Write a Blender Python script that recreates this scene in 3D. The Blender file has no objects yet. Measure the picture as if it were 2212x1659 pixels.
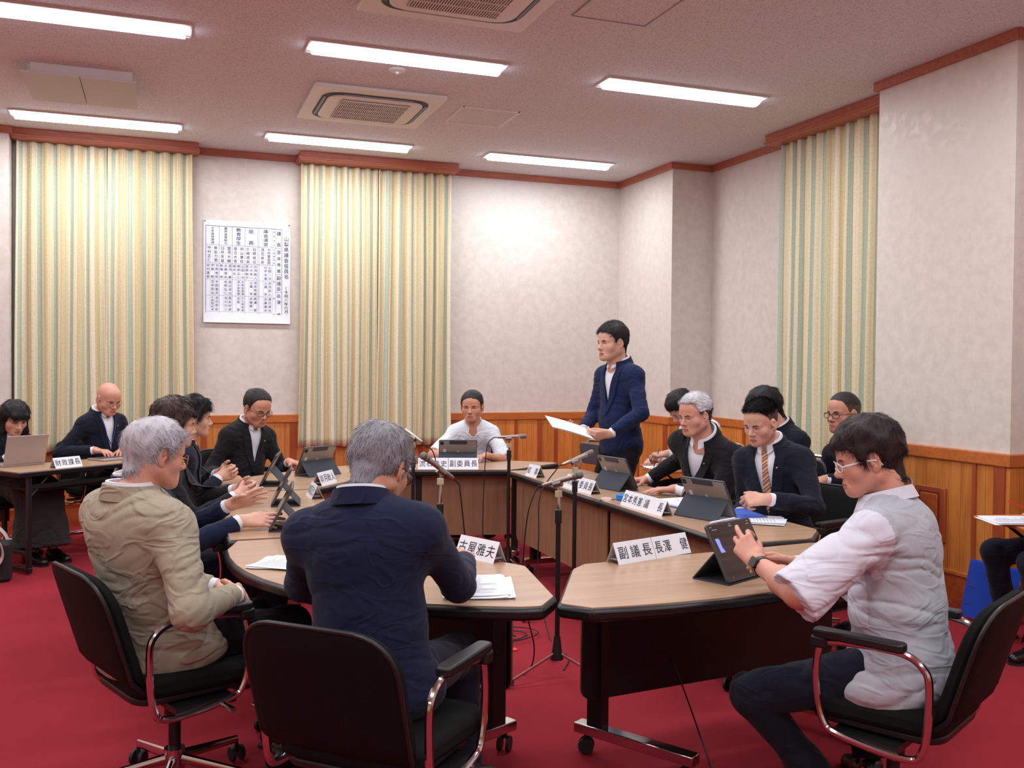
import bpy, math, random
import numpy as np
from mathutils import Vector, Matrix
from mathutils.bvhtree import BVHTree

scene = bpy.context.scene
COL = scene.collection
rad = math.radians

# ------------------------------------------------------------------ camera
FOCAL_PX = 2059.5
cam_data = bpy.data.cameras.new('camera')
cam_data.sensor_width = 36.0
cam_data.lens = 36.0 * FOCAL_PX / 2212.0
cam_data.clip_start = 0.05
cam = bpy.data.objects.new('camera', cam_data)
COL.objects.link(cam)
yaw, pitch, roll = rad(20.3088), rad(-1.18577), rad(0.51736)
cf = Vector((math.sin(yaw) * math.cos(pitch), math.cos(yaw) * math.cos(pitch), math.sin(pitch)))
cr0 = Vector((math.cos(yaw), -math.sin(yaw), 0))
cu0 = cr0.cross(cf)
cr = cr0 * math.cos(roll) + cu0 * math.sin(roll)
cu = -cr0 * math.sin(roll) + cu0 * math.cos(roll)
cam.matrix_world = Matrix(((cr.x, cu.x, -cf.x, 0.0), (cr.y, cu.y, -cf.y, 0.0), (cr.z, cu.z, -cf.z, 1.45), (0, 0, 0, 1)))
scene.camera = cam

# ------------------------------------------------------------------ world, exposure
world = bpy.data.worlds.new('world')
scene.world = world
world.use_nodes = True
world.node_tree.nodes['Background'].inputs[0].default_value = (0.75, 0.8, 1.0, 1)
world.node_tree.nodes['Background'].inputs[1].default_value = 0.15
scene.view_settings.view_transform = 'Standard'
scene.view_settings.look = 'None'
scene.view_settings.exposure = 0.06
scene.view_settings.gamma = 1.0
scene.view_settings.use_curve_mapping = False
scene.cycles.use_denoising = True
scene.cycles.max_bounces = 6
scene.cycles.sample_clamp_indirect = 4.0

LIGHT_W = 23.0
LAMP_X = (-4.36 + 2.0, -0.46, 1.475, 3.45)
LAMP_Y = (-1.45, 1.0, 3.45, 5.91, 8.36)
CEIL = 3.381

# ------------------------------------------------------------------ materials
MATS = {}
def lin(c):
    return tuple((v / 255 / 12.92) if v / 255 <= 0.04045 else ((v / 255 + 0.055) / 1.055) ** 2.4 for v in c) + (1.0,)
class NT:
    def __init__(s, name):
        s.m = bpy.data.materials.new(name); s.m.use_nodes = True
        s.t = s.m.node_tree; s.b = s.t.nodes['Principled BSDF']; MATS[name] = s.m
    def n(s, typ, **kw):
        nd = s.t.nodes.new(typ)
        for k, v in kw.items():
            if k.startswith('i_'):
                nd.inputs[int(k[2:]) if k[2:].isdigit() else k[2:]].default_value = v
            else: setattr(nd, k, v)
        return nd
    def l(s, a, b): s.t.links.new(a, b)
    def coord(s, scale=(1, 1, 1), kind='Object'):
        tc = s.n('ShaderNodeTexCoord'); mp = s.n('ShaderNodeMapping'); mp.inputs['Scale'].default_value = scale
        s.l(tc.outputs[kind], mp.inputs[0]); return mp.outputs[0]
    def noise(s, vec, scale, detail=3, rough=0.5):
        nz = s.n('ShaderNodeTexNoise'); nz.inputs['Scale'].default_value = scale; nz.inputs['Detail'].default_value = detail
        nz.inputs['Roughness'].default_value = rough; s.l(vec, nz.inputs['Vector']); return nz.outputs['Fac']
    def ramp(s, fac, stops, interp='LINEAR'):
        r = s.n('ShaderNodeValToRGB'); r.color_ramp.interpolation = interp
        e = r.color_ramp.elements
        e[0].position, e[0].color = stops[0]; e[1].position, e[1].color = stops[-1]
        for p, c in stops[1:-1]:
            x = e.new(p); x.color = c
        s.l(fac, r.inputs[0]); return r.outputs[0]
    def bump(s, fac, strength, dist=0.01):
        b = s.n('ShaderNodeBump'); b.inputs['Strength'].default_value = strength; b.inputs['Distance'].default_value = dist
        s.l(fac, b.inputs['Height']); s.l(b.outputs[0], s.b.inputs['Normal'])
def pbr(name, col, rough=0.5, metal=0.0, bump=0.0, bscale=200, var=0.0, vscale=8, spec=None, stretch=(1, 1, 1)):
    if name in MATS: return MATS[name]
    s = NT(name); c = lin(col)
    s.b.inputs['Base Color'].default_value = c
    s.b.inputs['Roughness'].default_value = rough; s.b.inputs['Metallic'].default_value = metal
    if spec is not None: s.b.inputs['Specular IOR Level'].default_value = spec
    v = s.coord(stretch)
    f = s.noise(v, vscale, 3)
    k1, k2 = 1 - var, 1 + var
    s.l(s.ramp(f, [(0.3, tuple(x * k1 for x in c[:3]) + (1,)), (0.7, tuple(min(1, x * k2) for x in c[:3]) + (1,))]), s.b.inputs['Base Color'])
    if bump > 0: s.bump(s.noise(v, bscale, 2), bump, 0.002)
    return s.m
def emis(name, col, strength):
    s = NT(name); s.b.inputs['Base Color'].default_value = lin(col)
    s.b.inputs['Emission Color'].default_value = lin(col); s.b.inputs['Emission Strength'].default_value = strength
    return s.m
def wood(name, c1, c2, axis='z', rough=0.4, scale=3.0, plank=None, groove=0.004, coat=0.0):
    """grain runs along axis; plank = width of the boards measured across x+y"""
    s = NT(name)
    st = {'x': (1.2, 14, 14), 'y': (14, 1.2, 14), 'z': (14, 14, 1.2)}[axis]
    v = s.coord(st)
    n1 = s.noise(v, scale, 5, 0.6)
    w = s.n('ShaderNodeTexNoise'); w.inputs['Scale'].default_value = scale * 3.5; w.inputs['Detail'].default_value = 2
    s.l(v, w.inputs['Vector'])
    mx = s.n('ShaderNodeMath', operation='ADD'); s.l(n1, mx.inputs[0])
    m2 = s.n('ShaderNodeMath', operation='MULTIPLY'); s.l(w.outputs['Fac'], m2.inputs[0]); m2.inputs[1].default_value = 0.5
    s.l(m2.outputs[0], mx.inputs[1])
    m3 = s.n('ShaderNodeMath', operation='MULTIPLY'); s.l(mx.outputs[0], m3.inputs[0]); m3.inputs[1].default_value = 0.67
    fac = m3.outputs[0]
    col = s.ramp(fac, [(0.32, lin(c1)), (0.66, lin(c2))])
    if plank:
        tc = s.n('ShaderNodeTexCoord'); sp = s.n('ShaderNodeSeparateXYZ'); s.l(tc.outputs['Object'], sp.inputs[0])
        ad = s.n('ShaderNodeMath', operation='ADD'); s.l(sp.outputs[0], ad.inputs[0]); s.l(sp.outputs[1], ad.inputs[1])
        dv = s.n('ShaderNodeMath', operation='DIVIDE'); s.l(ad.outputs[0], dv.inputs[0]); dv.inputs[1].default_value = plank
        fl = s.n('ShaderNodeMath', operation='FLOOR'); s.l(dv.outputs[0], fl.inputs[0])
        fr = s.n('ShaderNodeMath', operation='FRACT'); s.l(dv.outputs[0], fr.inputs[0])
        wn = s.n('ShaderNodeTexWhiteNoise', noise_dimensions='1D'); s.l(fl.outputs[0], wn.inputs['W'])
        mr = s.n('ShaderNodeMapRange'); s.l(wn.outputs['Value'], mr.inputs[0]); mr.inputs[3].default_value = 0.82; mr.inputs[4].default_value = 1.12
        gr = s.n('ShaderNodeMath', operation='LESS_THAN'); s.l(fr.outputs[0], gr.inputs[0]); gr.inputs[1].default_value = groove / plank
        g2 = s.n('ShaderNodeMapRange'); s.l(gr.outputs[0], g2.inputs[0]); g2.inputs[3].default_value = 1.0; g2.inputs[4].default_value = 0.55
        mm = s.n('ShaderNodeMath', operation='MULTIPLY'); s.l(mr.outputs[0], mm.inputs[0]); s.l(g2.outputs[0], mm.inputs[1])
        hs = s.n('ShaderNodeVectorMath', operation='SCALE'); s.l(col, hs.inputs[0]); s.l(mm.outputs[0], hs.inputs['Scale'])
        col = hs.outputs[0]
    s.l(col, s.b.inputs['Base Color']); s.b.inputs['Roughness'].default_value = rough
    s.b.inputs['Coat Weight'].default_value = coat
    return s.m

# ------------------------------------------------------------------ mesh builder
def fast_mesh(name, V, F, M=None, mats=(), smooth=True, angle=35):
    """F: list of int arrays (n,k); M: list of material indices per array (int or array)"""
    me = bpy.data.meshes.new(name)
    V = np.asarray(V, np.float32)
    me.vertices.add(len(V)); me.vertices.foreach_set('co', V.ravel())
    loops = np.concatenate([f.ravel() for f in F]).astype(np.int32)
    tot = np.concatenate([np.full(len(f), f.shape[1]) for f in F]).astype(np.int32)
    start = np.concatenate([[0], np.cumsum(tot)[:-1]]).astype(np.int32)
    me.loops.add(len(loops)); me.loops.foreach_set('vertex_index', loops)
    me.polygons.add(len(tot)); me.polygons.foreach_set('loop_start', start)
    if M is not None:
        mi = np.concatenate([np.full(len(f), m) if np.isscalar(m) else m for f, m in zip(F, M)]).astype(np.int32)
        me.polygons.foreach_set('material_index', mi)
    me.polygons.foreach_set('use_smooth', np.full(len(tot), smooth))
    for m in mats: me.materials.append(m)
    me.update(calc_edges=True); me.validate()
    if smooth and angle: me.set_sharp_from_angle(angle=rad(angle))
    return me
def fix_normals(me):
    import bmesh
    bm = bmesh.new(); bm.from_mesh(me); bmesh.ops.recalc_face_normals(bm, faces=bm.faces); bm.to_mesh(me); bm.free()
def rotz(a): return np.array([[math.cos(a), -math.sin(a), 0], [math.sin(a), math.cos(a), 0], [0, 0, 1]])
def frame(z, x=None):
    z = np.asarray(z, float); z = z / np.linalg.norm(z)
    if x is None: x = (0, 0, 1) if abs(z[2]) < 0.9 else (1, 0, 0)
    x = np.asarray(x, float); x = x - z * (x @ z); x = x / np.linalg.norm(x)
    return np.column_stack([x, np.cross(z, x), z])
class MB:
    def __init__(s): s.V = []; s.F = []; s.M = []; s.n = 0
    def add(s, V, F, mat=0):
        V = np.asarray(V, float).reshape(-1, 3)
        if not isinstance(F, (list, tuple)): F = [F]
        for f in F:
            f = np.asarray(f, int)
            if len(f): s.F.append(f + s.n); s.M.append(mat)
        s.V.append(V); s.n += len(V); return s
    def box(s, c, size, R=None, mat=0):
        h = np.array(size, float) / 2
        V = np.array([[x, y, z] for x in (-1, 1) for y in (-1, 1) for z in (-1, 1)]) * h
        if R is not None: V = V @ np.asarray(R).T
        F = np.array([[0, 1, 3, 2], [4, 6, 7, 5], [0, 4, 5, 1], [2, 3, 7, 6], [0, 2, 6, 4], [1, 5, 7, 3]])
        return s.add(V + np.array(c), F, mat)
    def tube(s, pts, r, n=10, mat=0, closed=False, caps=True, squash=None):
        P = np.asarray(pts, float); m = len(P)
        rr = np.full(m, r) if np.isscalar(r) else np.asarray(r, float)
        T = np.zeros_like(P)
        for i in range(m):
            a = P[(i - 1) % m] if (closed or i > 0) else P[i]; b = P[(i + 1) % m] if (closed or i < m - 1) else P[i]
            T[i] = (b - a) / (np.linalg.norm(b - a) + 1e-12)
        fr = frame(T[0]); x = fr[:, 0]
        ang = np.arange(n) * 2 * math.pi / n; rings = []
        for i in range(m):
            x = x - T[i] * (x @ T[i]); x = x / np.linalg.norm(x); y = np.cross(T[i], x)
            sx, sy = squash if squash else (1, 1)
            rings.append(P[i] + rr[i] * (np.outer(np.cos(ang) * sx, x) + np.outer(np.sin(ang) * sy, y)))
        V = np.concatenate(rings); k = m if closed else m - 1
        i, j = np.meshgrid(np.arange(k), np.arange(n), indexing='ij'); i = i.ravel(); j = j.ravel()
        F = np.column_stack([i * n + j, i * n + (j + 1) % n, ((i + 1) % m) * n + (j + 1) % n, ((i + 1) % m) * n + j])
        FL = [F]
        s.add(V, FL, mat)
        if caps and not closed:
            b = s.n - len(V)
            s.F.append(np.array([list(range(n))[::-1]]) + b); s.M.append(mat)
            s.F.append(np.array([list(range(n))]) + b + (m - 1) * n); s.M.append(mat)
        return s
    def cyl(s, a, b, ra, rb=None, n=16, mat=0, caps=True):
        return s.tube([a, b], [ra, ra if rb is None else rb], n, mat, caps=caps)
    def lathe(s, prof, c=(0, 0, 0), axis=(0, 0, 1), n=24, mat=0):
        R = frame(axis); ang = np.arange(n) * 2 * math.pi / n
        rings = []
        for r, z in prof:
            rings.append(np.column_stack([r * np.cos(ang), r * np.sin(ang), np.full(n, z)]))
        V = np.concatenate(rings) @ R.T + np.array(c); m = len(prof)
        i, j = np.meshgrid(np.arange(m - 1), np.arange(n), indexing='ij'); i = i.ravel(); j = j.ravel()
        F = np.column_stack([i * n + j, i * n + (j + 1) % n, (i + 1) * n + (j + 1) % n, (i + 1) * n + j])
        s.add(V, F, mat); b = s.n - len(V)
        s.F.append(np.array([list(range(n))[::-1]]) + b); s.M.append(mat)
        s.F.append(np.array([list(range(n))]) + b + (m - 1) * n); s.M.append(mat)
        return s
    def prism(s, poly, z0, z1, mat=0, mtop=None, R=None, t=(0, 0, 0)):
        P = np.asarray(poly, float); n = len(P)
        V = np.concatenate([np.column_stack([P, np.full(n, z0)]), np.column_stack([P, np.full(n, z1)])])
        if R is not None: V = V @ np.asarray(R).T
        V = V + np.array(t); j = np.arange(n)
        F = np.column_stack([j, (j + 1) % n, n + (j + 1) % n, n + j])
        s.add(V, F, mat); b = s.n - 2 * n
        s.F.append(np.array([list(range(n))[::-1]]) + b); s.M.append(mat)
        s.F.append(np.array([list(range(n, 2 * n))]) + b); s.M.append(mat if mtop is None else mtop)
        return s
    def ell(s, c, r, R=None, mat=0, nu=20, nv=12):
        u = np.arange(nu) * 2 * math.pi / nu; v = np.linspace(0, math.pi, nv + 1)[1:-1]
        uu, vv = np.meshgrid(u, v); P = np.column_stack([(np.cos(uu) * np.sin(vv)).ravel(), (np.sin(uu) * np.sin(vv)).ravel(), np.cos(vv).ravel()])
        P = np.concatenate([P, [[0, 0, 1], [0, 0, -1]]]) * np.array(r)
        if R is not None: P = P @ np.asarray(R).T
        m = nv - 1; i, j = np.meshgrid(np.arange(m - 1), np.arange(nu), indexing='ij'); i = i.ravel(); j = j.ravel()
        F = np.column_stack([i * nu + j, (i + 1) * nu + j, (i + 1) * nu + (j + 1) % nu, i * nu + (j + 1) % nu])
        j = np.arange(nu); t = m * nu
        return s.add(P + np.array(c), [F, np.column_stack([j, (j + 1) % nu, np.full(nu, t)]), np.column_stack([(m - 1) * nu + (j + 1) % nu, (m - 1) * nu + j, np.full(nu, t + 1)])], mat)
    def xf(s, R=None, t=(0, 0, 0)):
        s.V = [(v @ np.asarray(R).T if R is not None else v) + np.array(t) for v in s.V]; return s
    def build(s, name, mats, parent=None, loc=None, smooth=True, bevel=0, angle=35, fix=True):
        if not isinstance(mats, (list, tuple)): mats = [mats]
        V = np.concatenate(s.V)
        if loc is not None: V = V - np.array(loc)
        me = fast_mesh(name, V, s.F, s.M, mats, smooth, angle)
        if fix: fix_normals(me)
        o = bpy.data.objects.new(name, me); COL.objects.link(o)
        if parent: o.parent = parent
        elif loc is not None: o.location = loc
        if bevel:
            b = o.modifiers.new('bevel', 'BEVEL'); b.width = bevel; b.segments = 2; b.limit_method = 'ANGLE'; b.angle_limit = rad(40); b.harden_normals = False
        return o
def thing(name, label, cat, loc=(0, 0, 0), rz=0, group=None):
    o = bpy.data.objects.new(name, None); COL.objects.link(o); o.location = loc; o.rotation_euler = (0, 0, rz)
    o.empty_display_size = 0.1
    o['label'] = label; o['category'] = cat
    if group: o['group'] = group
    return o
def tag(o, label, cat, group=None):
    o['label'] = label; o['category'] = cat
    if group: o['group'] = group
    return o
def struct(o): o['kind'] = 'structure'; return o
def dup(root, loc, rz, label, group=None):
    r = root.copy(); COL.objects.link(r); r.location = loc; r.rotation_euler = (0, 0, rz); r['label'] = label
    if group: r['group'] = group
    for ch in list(root.children):
        c = ch.copy(); COL.objects.link(c); c.parent = r
        for g in ch.children:
            d = g.copy(); COL.objects.link(d); d.parent = c
    return r
def catmull(pts, n=8, closed=False):
    P = np.asarray(pts, float); m = len(P); out = []
    rng = range(m) if closed else range(m - 1)
    for i in rng:
        p0 = P[(i - 1) % m] if (closed or i > 0) else 2 * P[0] - P[1]
        p1 = P[i]; p2 = P[(i + 1) % m]
        p3 = P[(i + 2) % m] if (closed or i < m - 2) else 2 * P[-1] - P[-2]
        for k in range(n):
            t = k / n
            out.append(0.5 * ((2 * p1) + (-p0 + p2) * t + (2 * p0 - 5 * p1 + 4 * p2 - p3) * t * t + (-p0 + 3 * p1 - 3 * p2 + p3) * t ** 3))
    if not closed: out.append(P[-1])
    return np.array(out)
def round_poly(P, rr, n=6):
    P = np.asarray(P, float); m = len(P); out = []
    if np.isscalar(rr): rr = [rr] * m
    for i in range(m):
        a, b, c = P[i - 1], P[i], P[(i + 1) % m]; r = rr[i]
        if r <= 0: out.append(b); continue
        d1 = (a - b) / np.linalg.norm(a - b); d2 = (c - b) / np.linalg.norm(c - b)
        ca = math.acos(max(-1, min(1, d1 @ d2)))
        if ca > 3.0: out.append(b); continue
        L = min(r / math.tan(ca / 2), 0.48 * np.linalg.norm(a - b), 0.48 * np.linalg.norm(c - b))
        p, q = b + d1 * L, b + d2 * L
        for k in range(n + 1):
            t = k / n; out.append((1 - t) ** 2 * p + 2 * t * (1 - t) * b + t * t * q)
    return np.array(out)
def inset(P, d):
    """offset of a closed ccw polygon inward by d"""
    P = np.asarray(P, float); m = len(P); out = []
    for i in range(m):
        a, b, c = P[i - 1], P[i], P[(i + 1) % m]
        e1 = (b - a) / (np.linalg.norm(b - a) + 1e-9); e2 = (c - b) / (np.linalg.norm(c - b) + 1e-9)
        n1 = np.array([-e1[1], e1[0]]); n2 = np.array([-e2[1], e2[0]]); k = n1 + n2; k = k / (1 + n1 @ n2 + 1e-9)
        out.append(b + k * d)
    return np.array(out)
# ------------------------------------------------------------------ lettering
GLYPH = {}
def load_glyphs(chars):
    objs = []
    for ch in sorted(set(chars)):
        cu_ = bpy.data.curves.new('glyph', 'FONT'); cu_.body = ch; cu_.size = 1.0; cu_.resolution_u = 3
        o = bpy.data.objects.new('glyph', cu_); COL.objects.link(o); objs.append((ch, o, cu_))
    dg = bpy.context.evaluated_depsgraph_get()
    for ch, o, c in objs:
        me = bpy.data.meshes.new_from_object(o.evaluated_get(dg))
        V = np.zeros(len(me.vertices) * 3); me.vertices.foreach_get('co', V); V = V.reshape(-1, 3)
        me.calc_loop_triangles(); T = np.zeros(len(me.loop_triangles) * 3, int); me.loop_triangles.foreach_get('vertices', T)
        T = T.reshape(-1, 3)
        if len(V):
            c0 = (V.min(0) + V.max(0)) / 2; hgt = (V.max(0) - V.min(0))[:2].max()
            V = V - c0; GLYPH[ch] = (V, T, hgt)
        bpy.data.meshes.remove(me); bpy.data.objects.remove(o); bpy.data.curves.remove(c)
def put_glyph(mb, ch, pos, size, ex, ey, mat=0, sx=1.0, sy=1.0):
    if ch not in GLYPH: return
    V, T, h = GLYPH[ch]
    s = size / max(h, 0.4) * 0.95 if ch not in '一二三' else size * 1.05
    W = np.outer(V[:, 0] * s * sx, ex) + np.outer(V[:, 1] * s * sy, ey) + np.asarray(pos)
    mb.add(W, T, mat)
TXT = '財政課長卯月政人流石恭史副委員長知事水岸富美男宮本秀憲議長澤健古屋雅夫桐原正仁山梨県議会役員名（令和八年六月）総務教育厚生運営土木森林環境農政産業観光石原政信久嶋成美向山憲稔渡辺大喜望月輔臼井友基飯島力中村志直毅伊藤河西敏郎寺田義彦笠井辰佐野弘仁浅川力三藤好彦清喜淳也大久保俊雄名取泰山功福太沢栄小菅幹子土橋亨白壁賢一壁松幸流井勝修正定数員890１10'
load_glyphs(TXT)
# ------------------------------------------------------------------ room materials
def m_wall():
    s = NT('wallpaper')
    v = s.coord((1, 1, 1)); a = s.noise(v, 14, 4, 0.65); d = s.noise(v, 3.0, 2)
    col = s.ramp(a, [(0.38, lin((214, 206, 196))), (0.62, lin((224, 216, 206)))])
    s.l(col, s.b.inputs['Base Color'])
    s.l(s.ramp(a, [(0.42, (0.36, 0.36, 0.36, 1)), (0.58, (0.62, 0.62, 0.62, 1))]), s.b.inputs['Roughness'])
    s.b.inputs['Specular IOR Level'].default_value = .3; s.bump(a, 0.12, 0.004); return s.m
def m_ceiling():
    s = NT('ceiling_board'); v = s.coord()
    a = s.noise(v, 90, 3, 0.7)
    s.l(s.ramp(a, [(0.36, lin((186, 184, 188))), (0.5, lin((224, 222, 224)))]), s.b.inputs['Base Color'])
    s.b.inputs['Roughness'].default_value = 0.85; s.bump(a, 0.25, 0.003); return s.m
def m_carpet():
    s = NT('red_carpet'); v = s.coord()
    a = s.noise(v, 380, 3, 0.8); b = s.noise(v, 1.6, 3)
    c1 = s.ramp(a, [(0.3, lin((136, 34, 44))), (0.7, lin((172, 54, 64)))])
    mx = s.n('ShaderNodeMixRGB', blend_type='MULTIPLY'); mx.inputs[0].default_value = 0.5
    s.l(c1, mx.inputs[1]); s.l(s.ramp(b, [(0.35, (0.8, 0.8, 0.8, 1)), (0.65, (1, 1, 1, 1))]), mx.inputs[2])
    s.l(mx.outputs[0], s.b.inputs['Base Color']); s.b.inputs['Roughness'].default_value = 0.95
    s.b.inputs['Specular IOR Level'].default_value = 0.1
    s.bump(a, 0.5, 0.004); return s.m
def m_curtain():
    s = NT('curtain_cloth')
    uv = s.n('ShaderNodeUVMap'); uv.uv_map = 'UVMap'; sp = s.n('ShaderNodeSeparateXYZ'); s.l(uv.outputs[0], sp.inputs[0])
    dv = s.n('ShaderNodeMath', operation='DIVIDE'); s.l(sp.outputs[0], dv.inputs[0]); dv.inputs[1].default_value = 0.195
    fr = s.n('ShaderNodeMath', operation='FRACT'); s.l(dv.outputs[0], fr.inputs[0])
    cream, gold, mint, tan, pale = lin((228, 216, 180)), lin((214, 198, 150)), lin((180, 202, 186)), lin((200, 180, 134)), lin((234, 226, 198))
    r = s.ramp(fr.outputs[0], [(0, mint), (0.11, tan), (0.165, pale), (0.36, cream), (0.40, tan), (0.425, gold), (0.56, gold), (0.58, pale), (0.6, tan), (0.63, cream), (0.84, pale), (0.93, tan), (0.955, mint)], 'CONSTANT')
    v = s.n('ShaderNodeTexNoise'); v.inputs['Scale'].default_value = 55; v.inputs['Detail'].default_value = 2; s.l(uv.outputs[0], v.inputs['Vector'])
    mx = s.n('ShaderNodeMixRGB', blend_type='MULTIPLY'); mx.inputs[0].default_value = 1.0
    s.l(r, mx.inputs[1]); s.l(s.ramp(v.outputs['Fac'], [(0.4, (0.92, 0.92, 0.92, 1)), (0.6, (1, 1, 1, 1))]), mx.inputs[2])
    s.l(mx.outputs[0], s.b.inputs['Base Color']); s.b.inputs['Roughness'].default_value = 0.85
    s.b.inputs['Sheen Weight'].default_value = 0.1
    return s.m
WALLP = m_wall(); CEILM = m_ceiling(); CARPET = m_carpet(); CURT = m_curtain()
W_PANEL = wood('wainscot_wood', (196, 112, 44), (224, 146, 70), 'z', 0.42, 2.2, plank=0.092)
W_RAIL = wood('rail_wood', (178, 92, 38), (206, 122, 60), 'x', 0.35, 2.0)
W_STILE = wood('stile_wood', (150, 68, 34), (172, 84, 44), 'z', 0.4, 2.0)
W_TRIM = wood('ceiling_trim_wood', (160, 84, 60), (190, 112, 84), 'x', 0.45, 2.0)
W_BASE = wood('baseboard_wood', (150, 66, 30), (190, 98, 48), 'x', 0.4, 2.0)
WHITE_M = pbr('white_painted_metal', (226, 222, 216), 0.45)
DARKSLOT = pbr('dark_slot', (40, 48, 58), 0.6)

# ------------------------------------------------------------------ room shell
XR, X2, YB = 4.577, 5.018, 9.13
PATH = [(-4, -3.2), (-4, 8.88), (-1.17, 8.88), (-1.17, YB), (XR, YB), (XR, 8.014), (X2, 8.014), (X2, 5.238), (XR, 5.238), (XR, 4.128),
        (X2, 4.128), (X2, 1.35), (XR, 1.35), (XR, 0.24), (X2, 0.24), (X2, -3.2)]
SIDES = {'left': [0], 'back': [1, 2, 3], 'right': [4, 5, 6, 7, 8, 9, 10, 11, 12, 13, 14], 'front': [15]}
def offs(path, d):   # clockwise path: positive d goes into the room
    return inset(np.array(path)[::-1], d)[::-1]
PO = np.array(PATH); OUT = offs(PATH, -0.12)
def strip(sides, d0, d1, z0, z1):
    A, B = offs(PATH, d0), offs(PATH, d1); mb = MB(); n = len(PATH)
    for i in sides:
        j = (i + 1) % n
        mb.prism([A[i], A[j], B[j], B[i]], z0, z1)
    return mb
fl = MB(); fl.box(((X2 - 4) / 2, (YB - 3.2) / 2, -0.05), (X2 + 4 + 0.3, YB + 3.2 + 0.3, 0.1)); struct(fl.build('floor', CARPET, smooth=False))
ce = MB(); ce.box(((X2 - 4) / 2, (YB - 3.2) / 2, CEIL + 0.05), (X2 + 4 + 0.3, YB + 3.2 + 0.3, 0.1)); struct(ce.build('ceiling', CEILM, smooth=False))
tn = 1
for side, segs in SIDES.items():
    struct(strip(segs, -0.12, 0, 0, CEIL).build('wall_' + side, WALLP, smooth=False))
    struct(strip(segs, -0.001, 0.02, 0.2, 0.9).build('trim_%d' % tn, W_PANEL, smooth=False)); tn += 1
    r = strip(segs, -0.001, 0.036, 0.885, 0.96); struct(r.build('trim_%d' % tn, W_RAIL, smooth=False, bevel=0.006)); tn += 1
    r = strip(segs, -0.001, 0.03, 0.0, 0.19); r2 = strip(segs, -0.001, 0.038, 0.19, 0.215)
    struct(r.build('baseboard_' + side, W_BASE, smooth=False)); struct(r2.build('trim_%d' % tn, W_RAIL, smooth=False, bevel=0.004)); tn += 1
    r = strip(segs, -0.001, 0.03, CEIL - 0.06, CEIL); struct(r.build('trim_%d' % tn, W_TRIM, smooth=False, bevel=0.004)); tn += 1
# vertical stiles on the panelling
for (x, y, w, ax) in [(0.38, YB, .05, 0), (1.18, YB, .06, 0), (1.56, YB, .035, 0), (2.42, YB, .035, 0), (2.76, YB, .05, 0), (3.42, YB, .03, 0), (3.68, YB, .05, 0), (3.86, YB, .04, 0), (-0.4, YB, .04, 0),
                      (XR, 8.06, .08, 1), (XR, 8.6, .04, 1), (XR, 5.19, .08, 1), (XR, 4.355, .03, 1), (XR, 4.175, .08, 1), (X2, 7.4, .04, 1), (X2, 6.9, .05, 1)]:
    mb = MB()
    if ax == 0: mb.box((x, y - 0.0235, 0.55), (w, 0.009, 0.67))
    else: mb.box((x - 0.0235, y, 0.55), (0.009, w, 0.67))
    struct(mb.build('trim_%d' % tn, W_STILE, smooth=False)); tn += 1
# wooden access panel on the pier
vp = thing('wall_panel', 'small framed reddish wooden access panel set into the wainscot of the near right pier', 'wall panel', (XR - 0.02, 4.69, 0.54))
mb = MB(); fr = [(-.125, -.17), (.125, -.17), (.125, .17), (-.125, .17)]
RV = np.array([[0, 0, -1], [1, 0, 0], [0, 1, 0]])  # local (a,b,out) -> (out=-x, a=y, b=z)
mb.prism(fr, 0, 0.02, R=RV); mb.build('frame', W_STILE, vp, bevel=0.006)
mb = MB(); mb.prism([(-.07, -.125), (.07, -.125), (.07, .125), (-.07, .125)], 0.02, 0.028, R=RV); mb.build('raised_panel', W_BASE, vp, bevel=0.003)
mb = MB(); mb.tube([(-.021, -.08, -.135), (-.021, .08, -.135), (-.021, .08, .135), (-.021, -.08, .135)], 0.003, 6, closed=True); mb.build('groove_molding', pbr('dark_molding', (70, 30, 18), .6), vp)
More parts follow.
